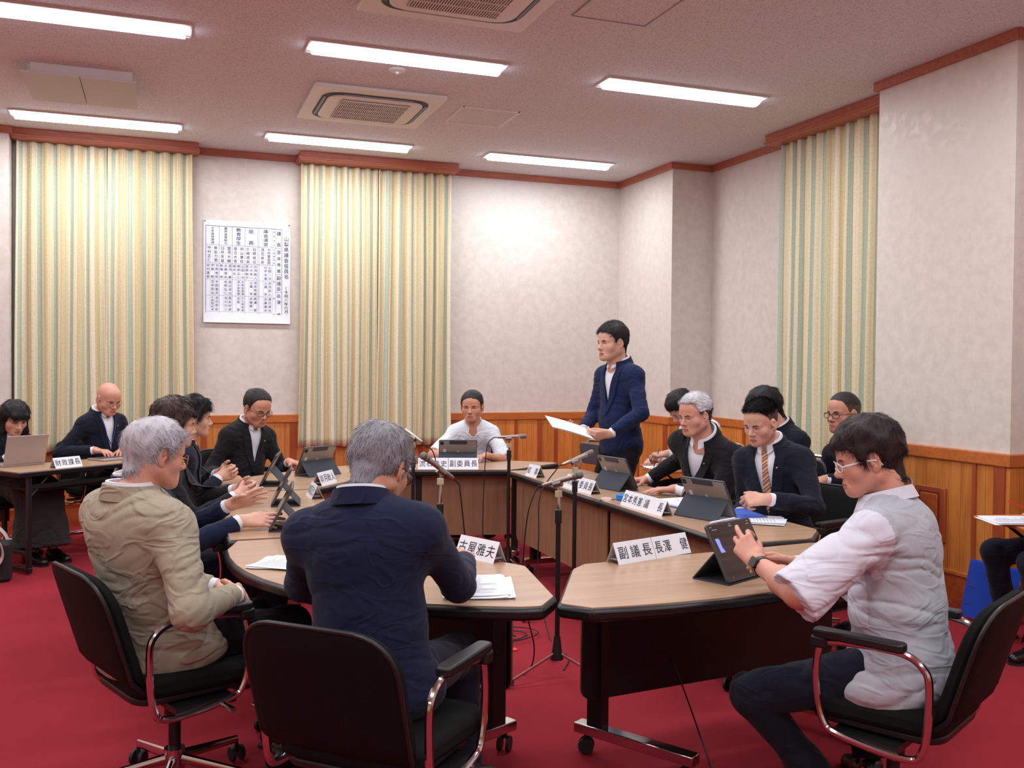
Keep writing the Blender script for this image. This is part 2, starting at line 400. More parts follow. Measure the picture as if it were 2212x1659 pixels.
# curtain boxes
def valence(label, a, b, c, d):
    t = thing('curtain_box', label, 'curtain box', ((a + b) / 2, (c + d) / 2, 3.3))
    cx, cy = (a + b) / 2, (c + d) / 2
    mb = MB(); mb.box((0, 0, 0.04), (b - a, d - c, 0.08)); mb.build('box_board', W_TRIM, t, smooth=False, bevel=0.004)
    mb = MB(); mb.box((0, 0, 0.02), (b - a + 0.02, d - c + 0.02, 0.018)); mb.build('molding', W_TRIM, t, smooth=False, bevel=0.003)
valence('wooden curtain box over the wide curtain at the far left of the back wall', -1.16, 0.325, 8.9, YB - .002)
valence('wooden curtain box over the back wall curtain right of the paper roster', 1.2, 2.71, 8.86, YB - .002)
valence('wooden curtain box in the recess over the curtain on the right wall', 4.76, X2 - .002, 5.25, 6.8)
def curtain(label, p0, p1, z0, z1, nfold, splits, seed, amp=0.034):
    """p0->p1 line seen from the room; splits = fractions where panels meet"""
    rnd = np.random.RandomState(seed)
    p0 = np.array(p0, float); p1 = np.array(p1, float); L = np.linalg.norm(p1 - p0); e = (p1 - p0) / L; nrm = np.array([e[1], -e[0]])
    t = thing('curtain', label, 'curtain', (*((p0 + p1) / 2), z0)); c0 = np.array([*((p0 + p1) / 2), z0])
    edges = [0] + list(splits) + [1]; u0 = rnd.rand()
    for k in range(len(edges) - 1):
        a, b = edges[k] * L + (0.006 if k else 0), edges[k + 1] * L; W = b - a; nf = max(2, int(round(nfold * W / L)))
        ns, nz = nf * 14 + 1, 34; s_ = np.linspace(0, 1, ns)
        ph = s_ * nf * 2 * math.pi; jit = np.interp(s_, np.linspace(0, 1, nf + 2), rnd.uniform(-0.5, 0.5, nf + 2)) 
        am = np.interp(s_, np.linspace(0, 1, nf + 3), rnd.uniform(0.6, 1.25, nf + 3)) * amp
        Vs = []
        xs0 = a + W * s_
        prof = np.cos(ph + jit) ; prof = np.sign(prof) * np.abs(prof) ** 0.8
        U = np.concatenate([[0], np.cumsum(np.hypot(np.diff(xs0), np.diff(am * prof)))]) + u0 + k * 0.37
        for iz in range(nz):
            q = iz / (nz - 1); z = z1 + (z0 - z1) * q
            f = 0.75 + 0.35 * q
            drift = 0.012 * np.sin(q * 3 + s_ * 9 + seed)
            flare = (s_ - 0.5) * 0.035 * q if len(edges) > 2 else (s_ - 0.5) * 0.02 * q
            xs = xs0 + drift * q + flare * W
            d = am * f * prof + 0.008 * np.sin(ph * 0.5 + q * 4) * q
            pt = p0[None, :] + np.outer(xs, e) + np.outer(d, nrm)
            zz = np.full(ns, z) + (0.004 * np.sin(ph) if iz == nz - 1 else 0)
            Vs.append(np.column_stack([pt, zz]))
        V = np.concatenate(Vs) - c0; i, j = np.meshgrid(np.arange(nz - 1), np.arange(ns - 1), indexing='ij'); i = i.ravel(); j = j.ravel()
        F = np.column_stack([i * ns + j, i * ns + j + 1, (i + 1) * ns + j + 1, (i + 1) * ns + j])
        me = fast_mesh('curtain_panel', V, [F], [0], [CURT], True, 0)
        uvl = me.uv_layers.new(name='UVMap'); vi = np.zeros(len(me.loops), int); me.loops.foreach_get('vertex_index', vi)
        uv = np.column_stack([U[vi % ns], V[vi, 2]]); uvl.data.foreach_set('uv', uv.ravel().astype(np.float32))
        o = bpy.data.objects.new('curtain_panel', me); COL.objects.link(o); o.parent = t
        so = o.modifiers.new('thickness', 'SOLIDIFY'); so.thickness = 0.003
curtain('striped cream and mint curtain covering the far left of the back wall', (-1.13, 9.03), (0.275, 9.03), 0.66, 3.32, 12, (0.5,), 3)
curtain('striped cream and mint curtain on the back wall right of the paper roster', (1.23, 9.03), (2.68, 9.03), 0.66, 3.32, 14, (0.5,), 7)
curtain('striped cream and mint curtain in the recess of the right wall', (4.9, 6.73), (4.9, 5.28), 0.66, 3.32, 12, (0.55,), 11)
# ------------------------------------------------------------------ ceiling fittings
TUBE = emis('lamp_diffuser', (225, 234, 255), 8.0)
lab = {(-0.46, 5.91): 'bright ceiling lamp at the top left corner above the open ceiling flap', (1.475, 5.91): 'bright ceiling lamp between the two air conditioners',
       (3.45, 5.91): 'bright ceiling lamp nearest the right wall, with nothing beside it', (-0.46, 8.36): 'bright ceiling lamp above the far left curtain',
       (1.475, 8.36): 'bright ceiling lamp between the far air conditioner and the middle curtain box', (3.45, 8.36): 'bright ceiling lamp nearest the far right corner of the ceiling'}
def lamp_parts():
    t = thing('ceiling_lamp', '', 'ceiling lamp', (0, 0, CEIL), 0, 'fluorescent ceiling lamps')
    mb = MB(); mb.box((0, 0.115, -0.006), (1.27, 0.01, 0.012)); mb.box((0, -0.115, -0.006), (1.27, 0.01, 0.012)); mb.box((0.63, 0, -0.006), (0.01, 0.22, 0.012)); mb.box((-0.63, 0, -0.006), (0.01, 0.22, 0.012))
    mb.build('frame', WHITE_M, t, smooth=False)
    ang = np.linspace(0, math.pi, 9); pr = [(0.085 * math.cos(a), -0.05 * math.sin(a)) for a in ang]
    mb = MB(); mb.prism(pr, -0.6, 0.6, R=np.array([[0, 0, 1], [1, 0, 0], [0, 1, 0]])); mb.build('diffuser', TUBE, t)
    mb = MB(); mb.box((0, 0, -0.004), (1.25, 0.21, 0.006)); mb.build('reflector', WHITE_M, t, smooth=False)
    return t
L0 = lamp_parts(); first = True
for x in LAMP_X:
    for y in LAMP_Y:
        if (x, y) in lab:
            o = L0 if first else dup(L0, (x, y, CEIL), 0, lab[(x, y)]); o.location = (x, y, CEIL); o['label'] = lab[(x, y)]; first = False
        ld = bpy.data.lights.new('lamp_light', 'AREA'); ld.shape = 'RECTANGLE'; ld.size = 1.2; ld.size_y = 0.18; ld.energy = LIGHT_W; ld.color = (0.93, 0.955, 1.0)
        lo = bpy.data.objects.new('lamp_light', ld); COL.objects.link(lo); lo.location = (x, y, CEIL - 0.056)
L0.location = L0.location
def aircon(label, cx, cy):
    t = thing('air_conditioner', label, 'air conditioner', (cx, cy, CEIL), 0, 'ceiling cassette air conditioners')
    sq = round_poly([(-.475, -.475), (.475, -.475), (.475, .475), (-.475, .475)], .02)
    mb = MB(); mb.prism(sq, -0.03, 0.0); mb.build('panel', WHITE_M, t, bevel=0.008)
    sl = round_poly([(-.39, -.37), (.39, -.37), (.39, .37), (-.39, .37)], .16, 8)
    mb = MB(); mb.prism(sl, -0.034, -0.03); mb.build('air_slot', DARKSLOT, t)
    s2 = round_poly([(-.35, -.33), (.35, -.33), (.35, .33), (-.35, .33)], .13, 8)
    mb = MB(); mb.prism(s2, -0.046, -0.03); mb.build('cover', WHITE_M, t, bevel=0.006)
    mb = MB(); mb.box((0, 0, -0.047), (.5, .5, .004)); g = mb.build('grille', pbr('grille_dark', (105, 100, 100), .6), t, smooth=False)
    mb = MB()
    for i in range(34): mb.box((-.245 + i * .0148, 0, -0.051), (.0055, .5, .006))
    for i in range(6): mb.box((0, -.25 + i * .1, -0.053), (.5, .006, .006))
    mb.build('slats', WHITE_M, g, smooth=False)
    for (x, y, w, h) in [(0, -.35, .5, .02), (0, .35, .5, .02), (-.37, 0, .02, .5), (.37, 0, .02, .5)]:
        mb = MB(); mb.box((x, y, -0.036), (w, h, .006)); mb.build('louver', pbr('louver_grey', (120, 125, 132), .5), t, smooth=False)
aircon('square ceiling air conditioner at the top edge, the nearer of the two', 1.47, 4.69)
aircon('square ceiling air conditioner in front of the middle curtain, the farther of the two', 1.475, 7.12)
def hatch(label, cx, cy, w, h, mat, b=0.02):
    t = thing('ceiling_hatch', label, 'ceiling hatch', (cx, cy, CEIL))
    mb = MB()
    for s_ in (-1, 1): mb.box((s_ * w / 2, 0, -.003), (b, h + b, .006)); mb.box((0, s_ * h / 2, -.003), (w, b, .006))
    mb.build('frame', mat, t, smooth=False)
    mb = MB(); mb.box((0, 0, -.001), (w - b, h - b, .003)); mb.build('panel', CEILM, t, smooth=False)
hatch('square ceiling access hatch with pale metal frame beside the far air conditioner', 2.36, 7.115, .45, .48, WHITE_M)
hatch('ceiling access hatch with a thin grey outline at the top edge of the photo', 2.36, 4.64, .45, .45, pbr('thin_grey_metal', (150, 145, 145), .5), .008)
t = thing('smoke_detector', 'round white detector on the ceiling between a lamp and the far air conditioner', 'detector', (1.465, 6.19, CEIL))
mb = MB(); mb.lathe([(.055, 0), (.055, -.008), (.03, -.016), (.0, -.016)][::-1]); mb.build('base', WHITE_M, t)
mb = MB(); mb.ell((0, 0, -.02), (.014, .014, .012)); mb.ell((.025, .01, -.014), (.006, .006, .006)); mb.build('sensor', WHITE_M, t)
# open ceiling flap (drop-down screen slot)
t = thing('ceiling_flap', 'pale rectangular panel hanging open below the ceiling between the two left lamps', 'ceiling flap', (-0.5, 7.25, CEIL))
mb = MB(); mb.box((-.17, 0, -.07), (.35, .72, .012), R=None); mb.box((.18, 0, -.07), (.34, .72, .012)); mb.build('flap_board', pbr('flap_board', (200, 198, 194), .6), t, smooth=False)
mb = MB(); mb.box((0.02, -.32, -.032), (.62, .02, .064)); mb.box((0.02, .3, -.032), (.62, .02, .064)); mb.box((-.3, 0, -.032), (.02, .6, .064)); mb.box((.33, 0, -.032), (.02, .6, .064)); mb.build('casing', WHITE_M, t, smooth=False)

# ------------------------------------------------------------------ paper roster on the back wall
INK = pbr('black_ink', (38, 42, 60), .8); PAPER = pbr('white_paper', (236, 240, 248), .7); LINE = pbr('blue_grey_rule', (88, 104, 150), .8)
PX0, PX1, PZ0, PZ1 = 0.375, 1.15, 1.82, 2.74
t = thing('paper_roster', 'large white paper roster of names pinned between the two back curtains', 'poster', ((PX0 + PX1) / 2, YB - .004, PZ0))
pc = np.array([(PX0 + PX1) / 2, YB - .004, PZ0])
ns = 12; zz = np.linspace(PZ0 - .012, PZ1, ns); mb = MB()
for s_, off in ((0, 0),):
    yy = YB - .008 - .018 * np.clip((PZ0 + .12 - zz) / .12, 0, 1) ** 2
    V = np.concatenate([np.column_stack([np.full(ns, x), yy + d, zz]) for x in (PX0, PX1) for d in (0, .0012)])
    i = np.arange(ns - 1)
    mb.add(V, [np.column_stack([i, 2 * ns + i, 2 * ns + i + 1, i + 1]), np.column_stack([ns + i, ns + i + 1, 3 * ns + i + 1, 3 * ns + i]), np.column_stack([i, i + 1, ns + i + 1, ns + i]), np.column_stack([2 * ns + i, 3 * ns + i, 3 * ns + i + 1, 2 * ns + i + 1])])
mb.build('sheet', PAPER, t, loc=pc)
ink = MB(); rule = MB(); IW, IH = 1232.0, 1460.0
def PW(px, py):   # sheet-relative millimetre grid -> wall position
    return np.array([PX0 + (px - 128) / (1375 - 128) * (PX1 - PX0), YB - .0105, PZ1 - (py - 135) / (1555 - 135) * (PZ1 - PZ0)])
def hl(x0, x1, y, w=2.5): 
    a, b = PW(x0, y), PW(x1, y); rule.box((a + b) / 2, (abs(b[0] - a[0]) + .001, .001, w * .0006))
def vl(x, y0, y1, w=2.5):
    a, b = PW(x, y0), PW(x, y1); rule.box((a + b) / 2, (w * .0006, .001, abs(b[2] - a[2]) + .001))
EX, EZ = np.array([1., 0, 0]), np.array([0, 0, 1.])
def vtext(s_, x, y0, y1, size):
    n = len(s_)
    for i, ch in enumerate(s_):
        y = y0 + (y1 - y0) * ((i + 0.5) / n)
        put_glyph(ink, ch, PW(x, y) + np.array([0, -.001, 0]), size * .00062, EX, EZ, 0, 1.0, min(1.0, 0.95 * (y1 - y0) / n / size))
T0, T1 = 215, 1495
for x, w in [(160, 5), (1250, 5), (350, 3), (532, 3), (714, 3), (894, 3), (918, 3), (1110, 2), (1160, 3)]: vl(x, T0, T1, w)
hl(160, 1250, T0, 5); hl(160, 1250, T1, 5)
hl(160, 1160, 480); hl(160, 1160, 735); hl(160, 1110, 962, 1.5); hl(160, 1110, 1190, 1.5); hl(160, 1110, 1418, 2)
hl(1160, 1250, 490); hl(1160, 1250, 865); hl(1160, 1250, 1120)
for x in (258, 440, 622, 806, 1008): vl(x, 480, 735, 1.2)
for x in (222, 284, 408, 470, 590, 652, 770, 832, 980, 1045): vl(x, 735, 1418, 1)
cols = [(255, '土木森林環境', 48, '飯島力男', '中村正仁', ['河西敏郎', '伊藤　毅', '志村直毅'], ['寺田義彦', '笠井辰生'], ['流石恭史', '久保田松幸'], '9'),
        (441, '農政産業観光', 48, '望月大輔', '臼井友基', ['望月　勝', '古屋雅夫', '飯島　修'], ['渡辺淳也', '佐野弘仁'], ['藤本好彦', '浅川力三'], '9'),
        (623, '教育厚生', 72, '向山憲稔', '渡辺大喜', ['山田一功', '桐原正仁', '福井太一'], ['水岸富美男', '清水喜美男'], ['大久保俊雄', '名取　泰'], '9'),
        (804, '総　務', 72, '石原政信', '久嶋成美', ['卯月政人', '小沢栄一', '菅野幹子'], ['宮本秀憲', '土橋　亨'], ['長澤　健', '白壁賢一'], '10'),
        (1014, '議会運営', 72, '水岸富美男', '流石恭史', ['山田一功', '臼井友基'], ['卯月政人', '土橋　亨'], ['渡辺淳也', '古屋雅夫'], '8')]
for cx, head, hs, a, b, r1, r2, r3, num in cols:
    vtext(head, cx, 225, 472, hs)
    vtext(a, cx + 46, 492, 728, 52); vtext(b, cx - 46, 492, 728, 52)
    for row, (y0, y1) in zip((r1, r2, r3), ((742, 955), (970, 1183), (1198, 1412))):
        for i, nm in enumerate(row): vtext(nm, cx + 60 - 60 * i, y0, y1, 42 if len(nm) < 5 else 36)
    if len(num) == 2:
        put_glyph(ink, '1', PW(cx - 16, 1456), 40 * .00062, EX, EZ); put_glyph(ink, '0', PW(cx + 16, 1456), 44 * .00062, EX, EZ)
    else: put_glyph(ink, num, PW(cx, 1456), 44 * .00062, EX, EZ)
vtext('委員会名', 1135, 230, 475, 26); vtext('正副委員長', 1135, 490, 730, 26); vtext('委員', 1135, 850, 1330, 26); vtext('定数', 1135, 1425, 1490, 24)
vtext('議　長', 1206, 235, 480, 66); vtext('宮本秀憲', 1206, 500, 860, 60); vtext('副議長', 1206, 875, 1112, 66); vtext('長澤　健', 1206, 1130, 1490, 60)
vtext('山梨県議会役員名', 1315, 310, 930, 72); vtext('（令和八年六月）', 1315, 1030, 1480, 60)
ink.build('lettering', INK, t, loc=pc, smooth=False, fix=False); rule.build('ruled_table', LINE, t, loc=pc, smooth=False)
mb = MB()
for x, z in [(PX0 + .012, PZ1 - .012), (PX1 - .012, PZ1 - .012), (PX0 + .012, PZ0 + .02), (PX1 - .03, PZ0 + .02)]: mb.ell((x, YB - .014, z), (.006, .004, .006))
mb.build('pins', INK, t, loc=pc)
# ------------------------------------------------------------------ furniture materials
LAM = wood('table_laminate', (164, 130, 102), (188, 154, 124), 'x', 0.28, 1.6)
LAMP_ = wood('modesty_laminate', (136, 98, 72), (158, 120, 90), 'z', 0.4, 2.0)
BLK = pbr('black_edge', (20, 19, 20), 0.35); BLKP = pbr('black_panel', (16, 13, 13), 0.5); BLKR = pbr('black_rubber', (28, 28, 30), 0.6)
CHROME = pbr('chrome', (205, 200, 200), 0.12, 1.0); STEEL = pbr('brushed_steel', (150, 145, 140), 0.32, 1.0)
FAB = pbr('black_chair_fabric', (22, 23, 22), 0.9, bump=0.3, bscale=500, spec=0.15); FABD = pbr('black_chair_shell', (12, 12, 12), 0.7, bump=0.2, bscale=400, spec=0.2)
PLAST = pbr('black_plastic', (24, 24, 25), 0.42)
TH = 0.7
def ccw(P):
    P = np.asarray(P, float); a = np.sum(P[:, 0] * np.roll(P[:, 1], -1) - np.roll(P[:, 0], -1) * P[:, 1]); return P if a > 0 else P[::-1]
def caster(mb, x, y, z0=0.0, r=0.028, a=0.0):
    R = rotz(a)
    for s in (-1, 1):
        p = np.array([x, y, z0 + r]) + R @ np.array([0.0, s * 0.011, 0])
        q = np.array([x, y, z0 + r]) + R @ np.array([0.0, s * 0.024, 0])
        mb.cyl(p, q, r, r * 0.93, 18)
    return mb
def ring_table(label, poly, legs, panel, back=None):
    """poly: outline; legs: [(x,y,dir_deg)] foot bars; panel: (p,q) of the modesty panel line, wood side to the left of p->q"""
    P = ccw(poly); c = P.mean(0); c3 = np.array([c[0], c[1], 0])
    t = thing('conference_table', label, 'table', (c[0], c[1], 0), 0, 'ring of conference tables')
    mb = MB(); mb.prism(P, TH - .045, TH - .004); mb.build('edge_band', BLK, t, loc=c3, bevel=0.012)
    mb = MB(); mb.prism(inset(P, 0.012), TH - .008, TH); mb.build('tabletop', LAM, t, loc=c3)
    for (x, y, d) in legs:
        a = rad(d); e = np.array([math.cos(a), math.sin(a)])
        mb = MB(); mb.box((x, y, .38), (.07, .045, .56), rotz(a)); lg = mb.build('leg', BLKP, t, loc=c3, bevel=0.004)
        mb = MB(); mb.box((x + e[0] * .16, y + e[1] * .16, .095), (.5, .055, .038), rotz(a)); ft = mb.build('foot', CHROME, lg, bevel=0.004); 
        ft.data.transform(Matrix.Translation((-c[0], -c[1], 0)))
        for s in (-1, 1):
            q = np.array([x, y]) + e * (.16 + s * .21)
            mb = MB(); caster(mb, q[0], q[1], 0, .03, a + 0.5); mb.cyl((q[0], q[1], .05), (q[0], q[1], .08), .01); cs = mb.build('caster', BLKR, lg)
            cs.data.transform(Matrix.Translation((-c[0], -c[1], 0)))
    if panel:
        p, q = np.array(panel[0], float), np.array(panel[1], float); L = np.linalg.norm(q - p); e = (q - p) / L; nr = np.array([-e[1], e[0]]); m = (p + q) / 2
        R = np.column_stack([np.array([e[0], e[1], 0]), np.array([0, 0, 1.]), np.array([e[1], -e[0], 0])])
        pr = round_poly([(-L / 2, .22), (L / 2, .22), (L / 2, TH - .05), (-L / 2, TH - .05)], [.05, .05, 0, 0])
        mb = MB(); mb.prism(pr, -.009, .0, R=R, t=(m[0], m[1], 0)); mb.build('modesty_panel', LAMP_, t, loc=c3)
        mb = MB(); mb.prism(pr, 0.0, .012, R=R, t=(m[0], m[1], 0)); mb.build('panel_back', BLKP, t, loc=c3)
    return t
def arc(a, b, bulge, n=12):
    a = np.array(a, float); b = np.array(b, float); m = (a + b) / 2; d = b - a; L = np.linalg.norm(d); nr = np.array([d[1], -d[0]]) / L
    t = np.linspace(0, 1, n); return [tuple(a + d * s + nr * bulge * 4 * s * (1 - s)) for s in t]
ring_table('conference table on the right with the portfolio papers and open blue binder on it', round_poly([(2.285, 3.43), (2.68, 3.43), (2.865, 3.62), (2.865, 4.775), (2.285, 4.775)], [.03, .1, .1, 0, 0]),
           [(2.44, 3.62, 0), (2.44, 4.6, 0)], ((2.36, 3.5), (2.36, 4.76)))
ring_table('conference table at the back right, in front of the standing man', round_poly([(2.285, 4.785), (2.865, 4.785), (2.865, 6.22), (2.75, 6.32), (2.3, 6.3)], [0, 0, .1, .08, .03]),
           [(2.44, 4.96, 0), (2.44, 6.1, 0)], ((2.36, 4.8), (2.36, 6.24)))
ring_table('middle conference table at the back, in front of the man in the white shirt', round_poly([(1.56, 6.56), (2.34, 6.34), (2.42, 6.38), (2.86, 6.68), (2.84, 6.76)] + arc((2.6, 6.95), (1.42, 7.02), -.1)[::1], 0.0),
           [(1.75, 6.64, 75), (2.42, 6.46, 75)], ((2.36, 6.45), (1.6, 6.66)))
ring_table('conference table at the back left of the ring, before the man in black with glasses', [(.86, 5.69), (1.06, 5.92), (1.54, 6.54), (1.40, 7.0)] + arc((1.26, 6.93), (.27, 6.1), .08) + [(.27, 5.69)],
           [(.7, 5.85, 180), (1.3, 6.5, 125)], ((1.45, 6.52), (.93, 5.85)))
ring_table('conference table on the left with two tablets, beside the dark suited men', [(.27, 4.15), (.86, 4.15), (.86, 5.68), (.27, 5.68)], [(.7, 4.35, 180), (.7, 5.5, 180)], ((.79, 5.63), (.79, 4.2)))
ring_table('rounded conference table at the near left, where the grey haired man in navy sits', round_poly([(1.12, 2.72), (1.21, 2.83), (1.29, 3.3), (1.22, 3.42), (.88, 4.14), (.3, 4.14)] + arc((.245, 3.95), (1.05, 2.73), .27), [.03, .04, .06, .04] + [0] * 14),
           [(1.17, 3.31, 205), (.72, 3.98, 205)], ((.80, 4.05), (1.24, 3.33)))
ring_table('rounded conference table at the near right, where the man in the light grey shirt sits', round_poly([(1.42, 3.2), (1.5, 3.27), (2.6, 3.37), (2.84, 3.32), (2.8, 3.1)] + arc((2.7, 2.95), (1.25, 2.65), -.13) + [(1.17, 2.74)], [.05, .05, .03, .08, 0] + [0] * 12 + [.03]),
           [(1.525, 3.175, -60), (2.36, 3.29, -66)], ((1.45, 3.16), (2.66, 3.29)))

# ------------------------------------------------------------------ office arm chair
def office_chair(label, x, y, phi, group='black office armchairs'):
    """built once facing +x, copied afterwards"""
    t = thing('office_chair', label, 'chair', (x, y, 0), rad(phi), group)
    sp = []
    mb = MB(); mb.prism(round_poly([(-.21, -.215), (.23, -.235), (.23, .235), (-.21, .215)], .09), .40, .465); mb.build('seat', FAB, t, bevel=0.02)
    mb = MB(); mb.prism(round_poly([(-.2, -.2), (.2, -.2), (.2, .2), (-.2, .2)], .09), .375, .402); mb.build('seat_shell', PLAST, t, bevel=0.008)
    # backrest: curved slab
    def slab(th0, th1, w, z0, z1, name, mat, r):
        nu, nv = 22, 18; pts = []
        rp = round_poly([(-w / 2, z0), (w / 2, z0), (w / 2, z1), (-w / 2, z1)], [.09, .09, r, r], 8)
        def P(u, z, off):
            xx = -.235 - 0.10 * max(0, (z - .47)) / .33 + 0.25 * u * u * 1.6 - off
            if z < .47: xx += (0.47 - z) * 1.2
            return (xx, u, z)
        # fill by concentric insets
        rings = [rp + (np.array([0, (z0 + z1) / 2]) - rp) * k for k in (0, .03, .12, .35, .65, .9)]
        V = []
        for side, off in ((0, th0), (1, th1)):
            for k, rg in enumerate(rings):
                o_ = off + (0.012 if side == 0 else -0.012) * (1 if k == 0 else (0.35 if k == 1 else 0))
                V += [P(p[0], p[1], o_) for p in rg]
        n = len(rp); K = len(rings); V = np.array(V); F = []
        j = np.arange(n)
        for side in (0, 1):
            for k in range(K - 1):
                a = (side * K + k) * n; b = a + n
                q = np.column_stack([a + j, a + (j + 1) % n, b + (j + 1) % n, b + j]); F.append(q if side else q[:, ::-1])
            F.append(np.array([list(range((side * K + K - 1) * n, (side * K + K) * n))]))
        F.append(np.column_stack([j, K * n + j, K * n + (j + 1) % n, (j + 1) % n]))
        m = MB(); m.add(V, F); m.build(name, mat, t)
        return [P(p[0], p[1], (th0 + th1) / 2) for p in rp]
    slab(-.035, .006, .45, .42, .795, 'backrest', FAB, .13)
    rim = slab(.004, .022, .455, .41, .80, 'back_shell', FABD, .13)
    mb = MB(); mb.tube(rim, .0065, 8, closed=True); mb.build('piping', PLAST, t)
    for s in (-1, 1):
        yy = s * .252
        lp = [(-.165, yy, .615), (-.185, yy, .55), (-.17, yy, .38), (-.11, yy, .345), (.07, yy, .365), (.12, yy, .40), (.142, yy, .5), (.135, yy, .6), (.1, yy, .635), (-.09, yy, .645)]
        mb = MB(); mb.tube(catmull(lp, 6, True), .0115, 10, closed=True); lo = mb.build('arm_loop', CHROME, t)
        mb = MB(); mb.prism(round_poly([(-.12, yy - .024), (.15, yy - .024), (.15, yy + .024), (-.12, yy + .024)], .02), .645, .672); mb.prism(round_poly([(.105, yy - .024), (.155, yy - .024), (.155, yy + .024), (.105, yy + .024)], .015), .615, .65)
        mb.build('arm_pad', PLAST, t, bevel=0.006)
    mb = MB(); mb.box((0, 0, .36), (.2, .5, .02)); mb.build('arm_bracket', PLAST, t)
    mb = MB(); mb.cyl((0, 0, .1), (0, 0, .26), .02); mb.cyl((0, 0, .25), (0, 0, .38), .034); mb.build('gas_column', PLAST, t)
    mb = MB(); mb.cyl((.02, 0, .365), (.05, -.3, .355), .006, n=8); mb.cyl((.05, -.27, .356), (.052, -.33, .354), .009, n=8); mb.build('height_lever', CHROME, t)
    base = None
    mb = MB(); mb.cyl((0, 0, .07), (0, 0, .15), .034); base = mb.build('hub', CHROME, t)
    for k in range(5):
        a = rad(72 * k + 20); e = np.array([math.cos(a), math.sin(a)])
        mb = MB(); mb.tube([(e[0] * .02, e[1] * .02, .115), (e[0] * .29, e[1] * .29, .078)], [.02, .014], 10, squash=(1, .7)); lg = mb.build('base_leg', CHROME, t)
        mb = MB(); caster(mb, e[0] * .29, e[1] * .29, 0, .027, a + 1.2 + k); mb.cyl((e[0] * .29, e[1] * .29, .03), (e[0] * .29, e[1] * .29, .075), .007); mb.build('caster', BLKR, lg)
    return t
CH0 = office_chair('black office armchair at the near left, under the man in the beige jacket', .05, 3.38, 22)
GR = 'black office armchairs'
dup(CH0, (.58, 2.595, 0), rad(46), 'black office armchair in the foreground centre, its wide back to the viewer', GR)
dup(CH0, (2.14, 2.34, 0), rad(118), 'black office armchair at the near right, under the man in the light grey shirt', GR)
dup(CH0, (3.16, 4.2, 0), rad(195), 'black office armchair under the man with the striped tie', GR)
dup(CH0, (3.2, 5.02, 0), rad(190), 'black office armchair under the silver haired man in black', GR)
dup(CH0, (2.42, 7.42, 0), rad(-105), 'black office armchair under the man in the white open collar shirt', GR)
dup(CH0, (.58, 7.1, 0), rad(-62), 'black office armchair under the man in black with glasses at the back left', GR)
dup(CH0, (-.42, 8.23, 0), rad(-52), 'black office armchair with chrome casters under the bald man', GR)
dup(CH0, (-1.08, 7.95, 0), rad(-52), 'black office armchair under the long haired woman', GR)
dup(CH0, (.1, 6.08, 0), rad(0), 'black armchair under the farthest of three men in a row at left', GR)
dup(CH0, (.1, 5.32, 0), rad(2), 'black armchair under the middle one of three men in a row at left', GR)
dup(CH0, (.1, 4.62, 0), rad(4), 'black armchair under the nearest of three men in a row at left', GR)

# ------------------------------------------------------------------ left side table (folding)
ang = math.atan2(.62, .78); c = np.array([-.87, 7.05]); e = np.array([math.cos(ang), math.sin(ang)]); nn = np.array([-e[1], e[0]])
t = thing('folding_table', 'long narrow brown topped folding table at the far left with a name plate and laptop', 'table', (*(c + e * .75 + nn * .23), 0), ang)
mb = MB(); mb.box((0, 0, TH - .02), (1.5, .45, .034)); mb.build('edge_band', BLK, t, bevel=0.006)
mb = MB(); mb.box((0, 0, TH - .002), (1.485, .435, .004)); mb.build('tabletop', LAM, t, smooth=False)
for s in (-1, 1):
    mb = MB(); 
    for q in (-1, 1): mb.box((s * .66, q * .19, .34), (.032, .028, .66))
    mb.box((s * .66, 0, .14), (.025, .36, .025)); mb.box((s * .66, 0, .03), (.03, .42, .03)); mb.build('leg', PLAST, t, bevel=0.003)
    mb = MB(); mb.tube([(s * .66, -.17, .5), (s * .5, -.17, .66)], .01, 8); mb.build('brace', PLAST, t)
mb = MB(); mb.box((0, .02, .56), (1.2, .36, .012)); mb.box((0, -.18, .59), (1.3, .012, .03)); mb.build('undershelf', PLAST, t)

# ------------------------------------------------------------------ name plates
PLATE = pbr('plate_white', (238, 240, 246), .4); ACRY = pbr('acrylic_grey', (190, 184, 182), .25)
def plate(label, text, a, b, w=0.07, h=0.078, z=TH, mirror=False):
    """front lower edge from a to b as the reader sees it (left to right)"""
    a = np.array(a, float); b = np.array(b, float); L = np.linalg.norm(b - a); e = (b - a) / L; m = (a + b) / 2; back = np.array([-e[1], e[0]])
    c = m + back * w / 2; ang = math.atan2(e[1], e[0])
    t = thing('name_plate', label, 'name plate', (c[0], c[1], z), ang)
    tk = .0025; half = w / 2
    for s, nm, mt in ((-1, 'front_face', PLATE), (1, 'back_face', ACRY)):
        P = [(s * half, 0), (0, h), (0, h - tk * 2.4), (s * (half - tk * 1.2), 0)]
        R = np.array([[0, 0, 1], [1, 0, 0], [0, 1, 0]]).astype(float)
        mb = MB(); mb.prism(ccw(P), -L / 2, L / 2, R=R); mb.build(nm, mt, t, smooth=False)
    mb = MB(); mb.box((0, 0, .016), (L * .98, w * .52, .0015)); mb.build('shelf', ACRY, t, smooth=False)
    # lettering on the front face
    mb = MB(); up = np.array([0, half, h]); up = up / np.linalg.norm(up); nrm = np.array([0, -h, half]); nrm = nrm / np.linalg.norm(nrm); mid = np.array([0, -half / 2, h / 2]) + nrm * .0012
    n = len(text); sz = min(.05, L / n * .86)
    for i, ch in enumerate(text): put_glyph(mb, ch, mid + np.array([(i + .5 - n / 2) * L / n * .96, 0, 0]), sz, np.array([1., 0, 0]), up, 0, 1.0, min(1.25, .05 / sz))
    mb.build('lettering', INK, t, smooth=False, fix=False)
    return t
plate('white name plate on the long table at the far left, beside the laptop', '財政課長', (-.67, 7.27), (-.51, 7.41), .07, .07)
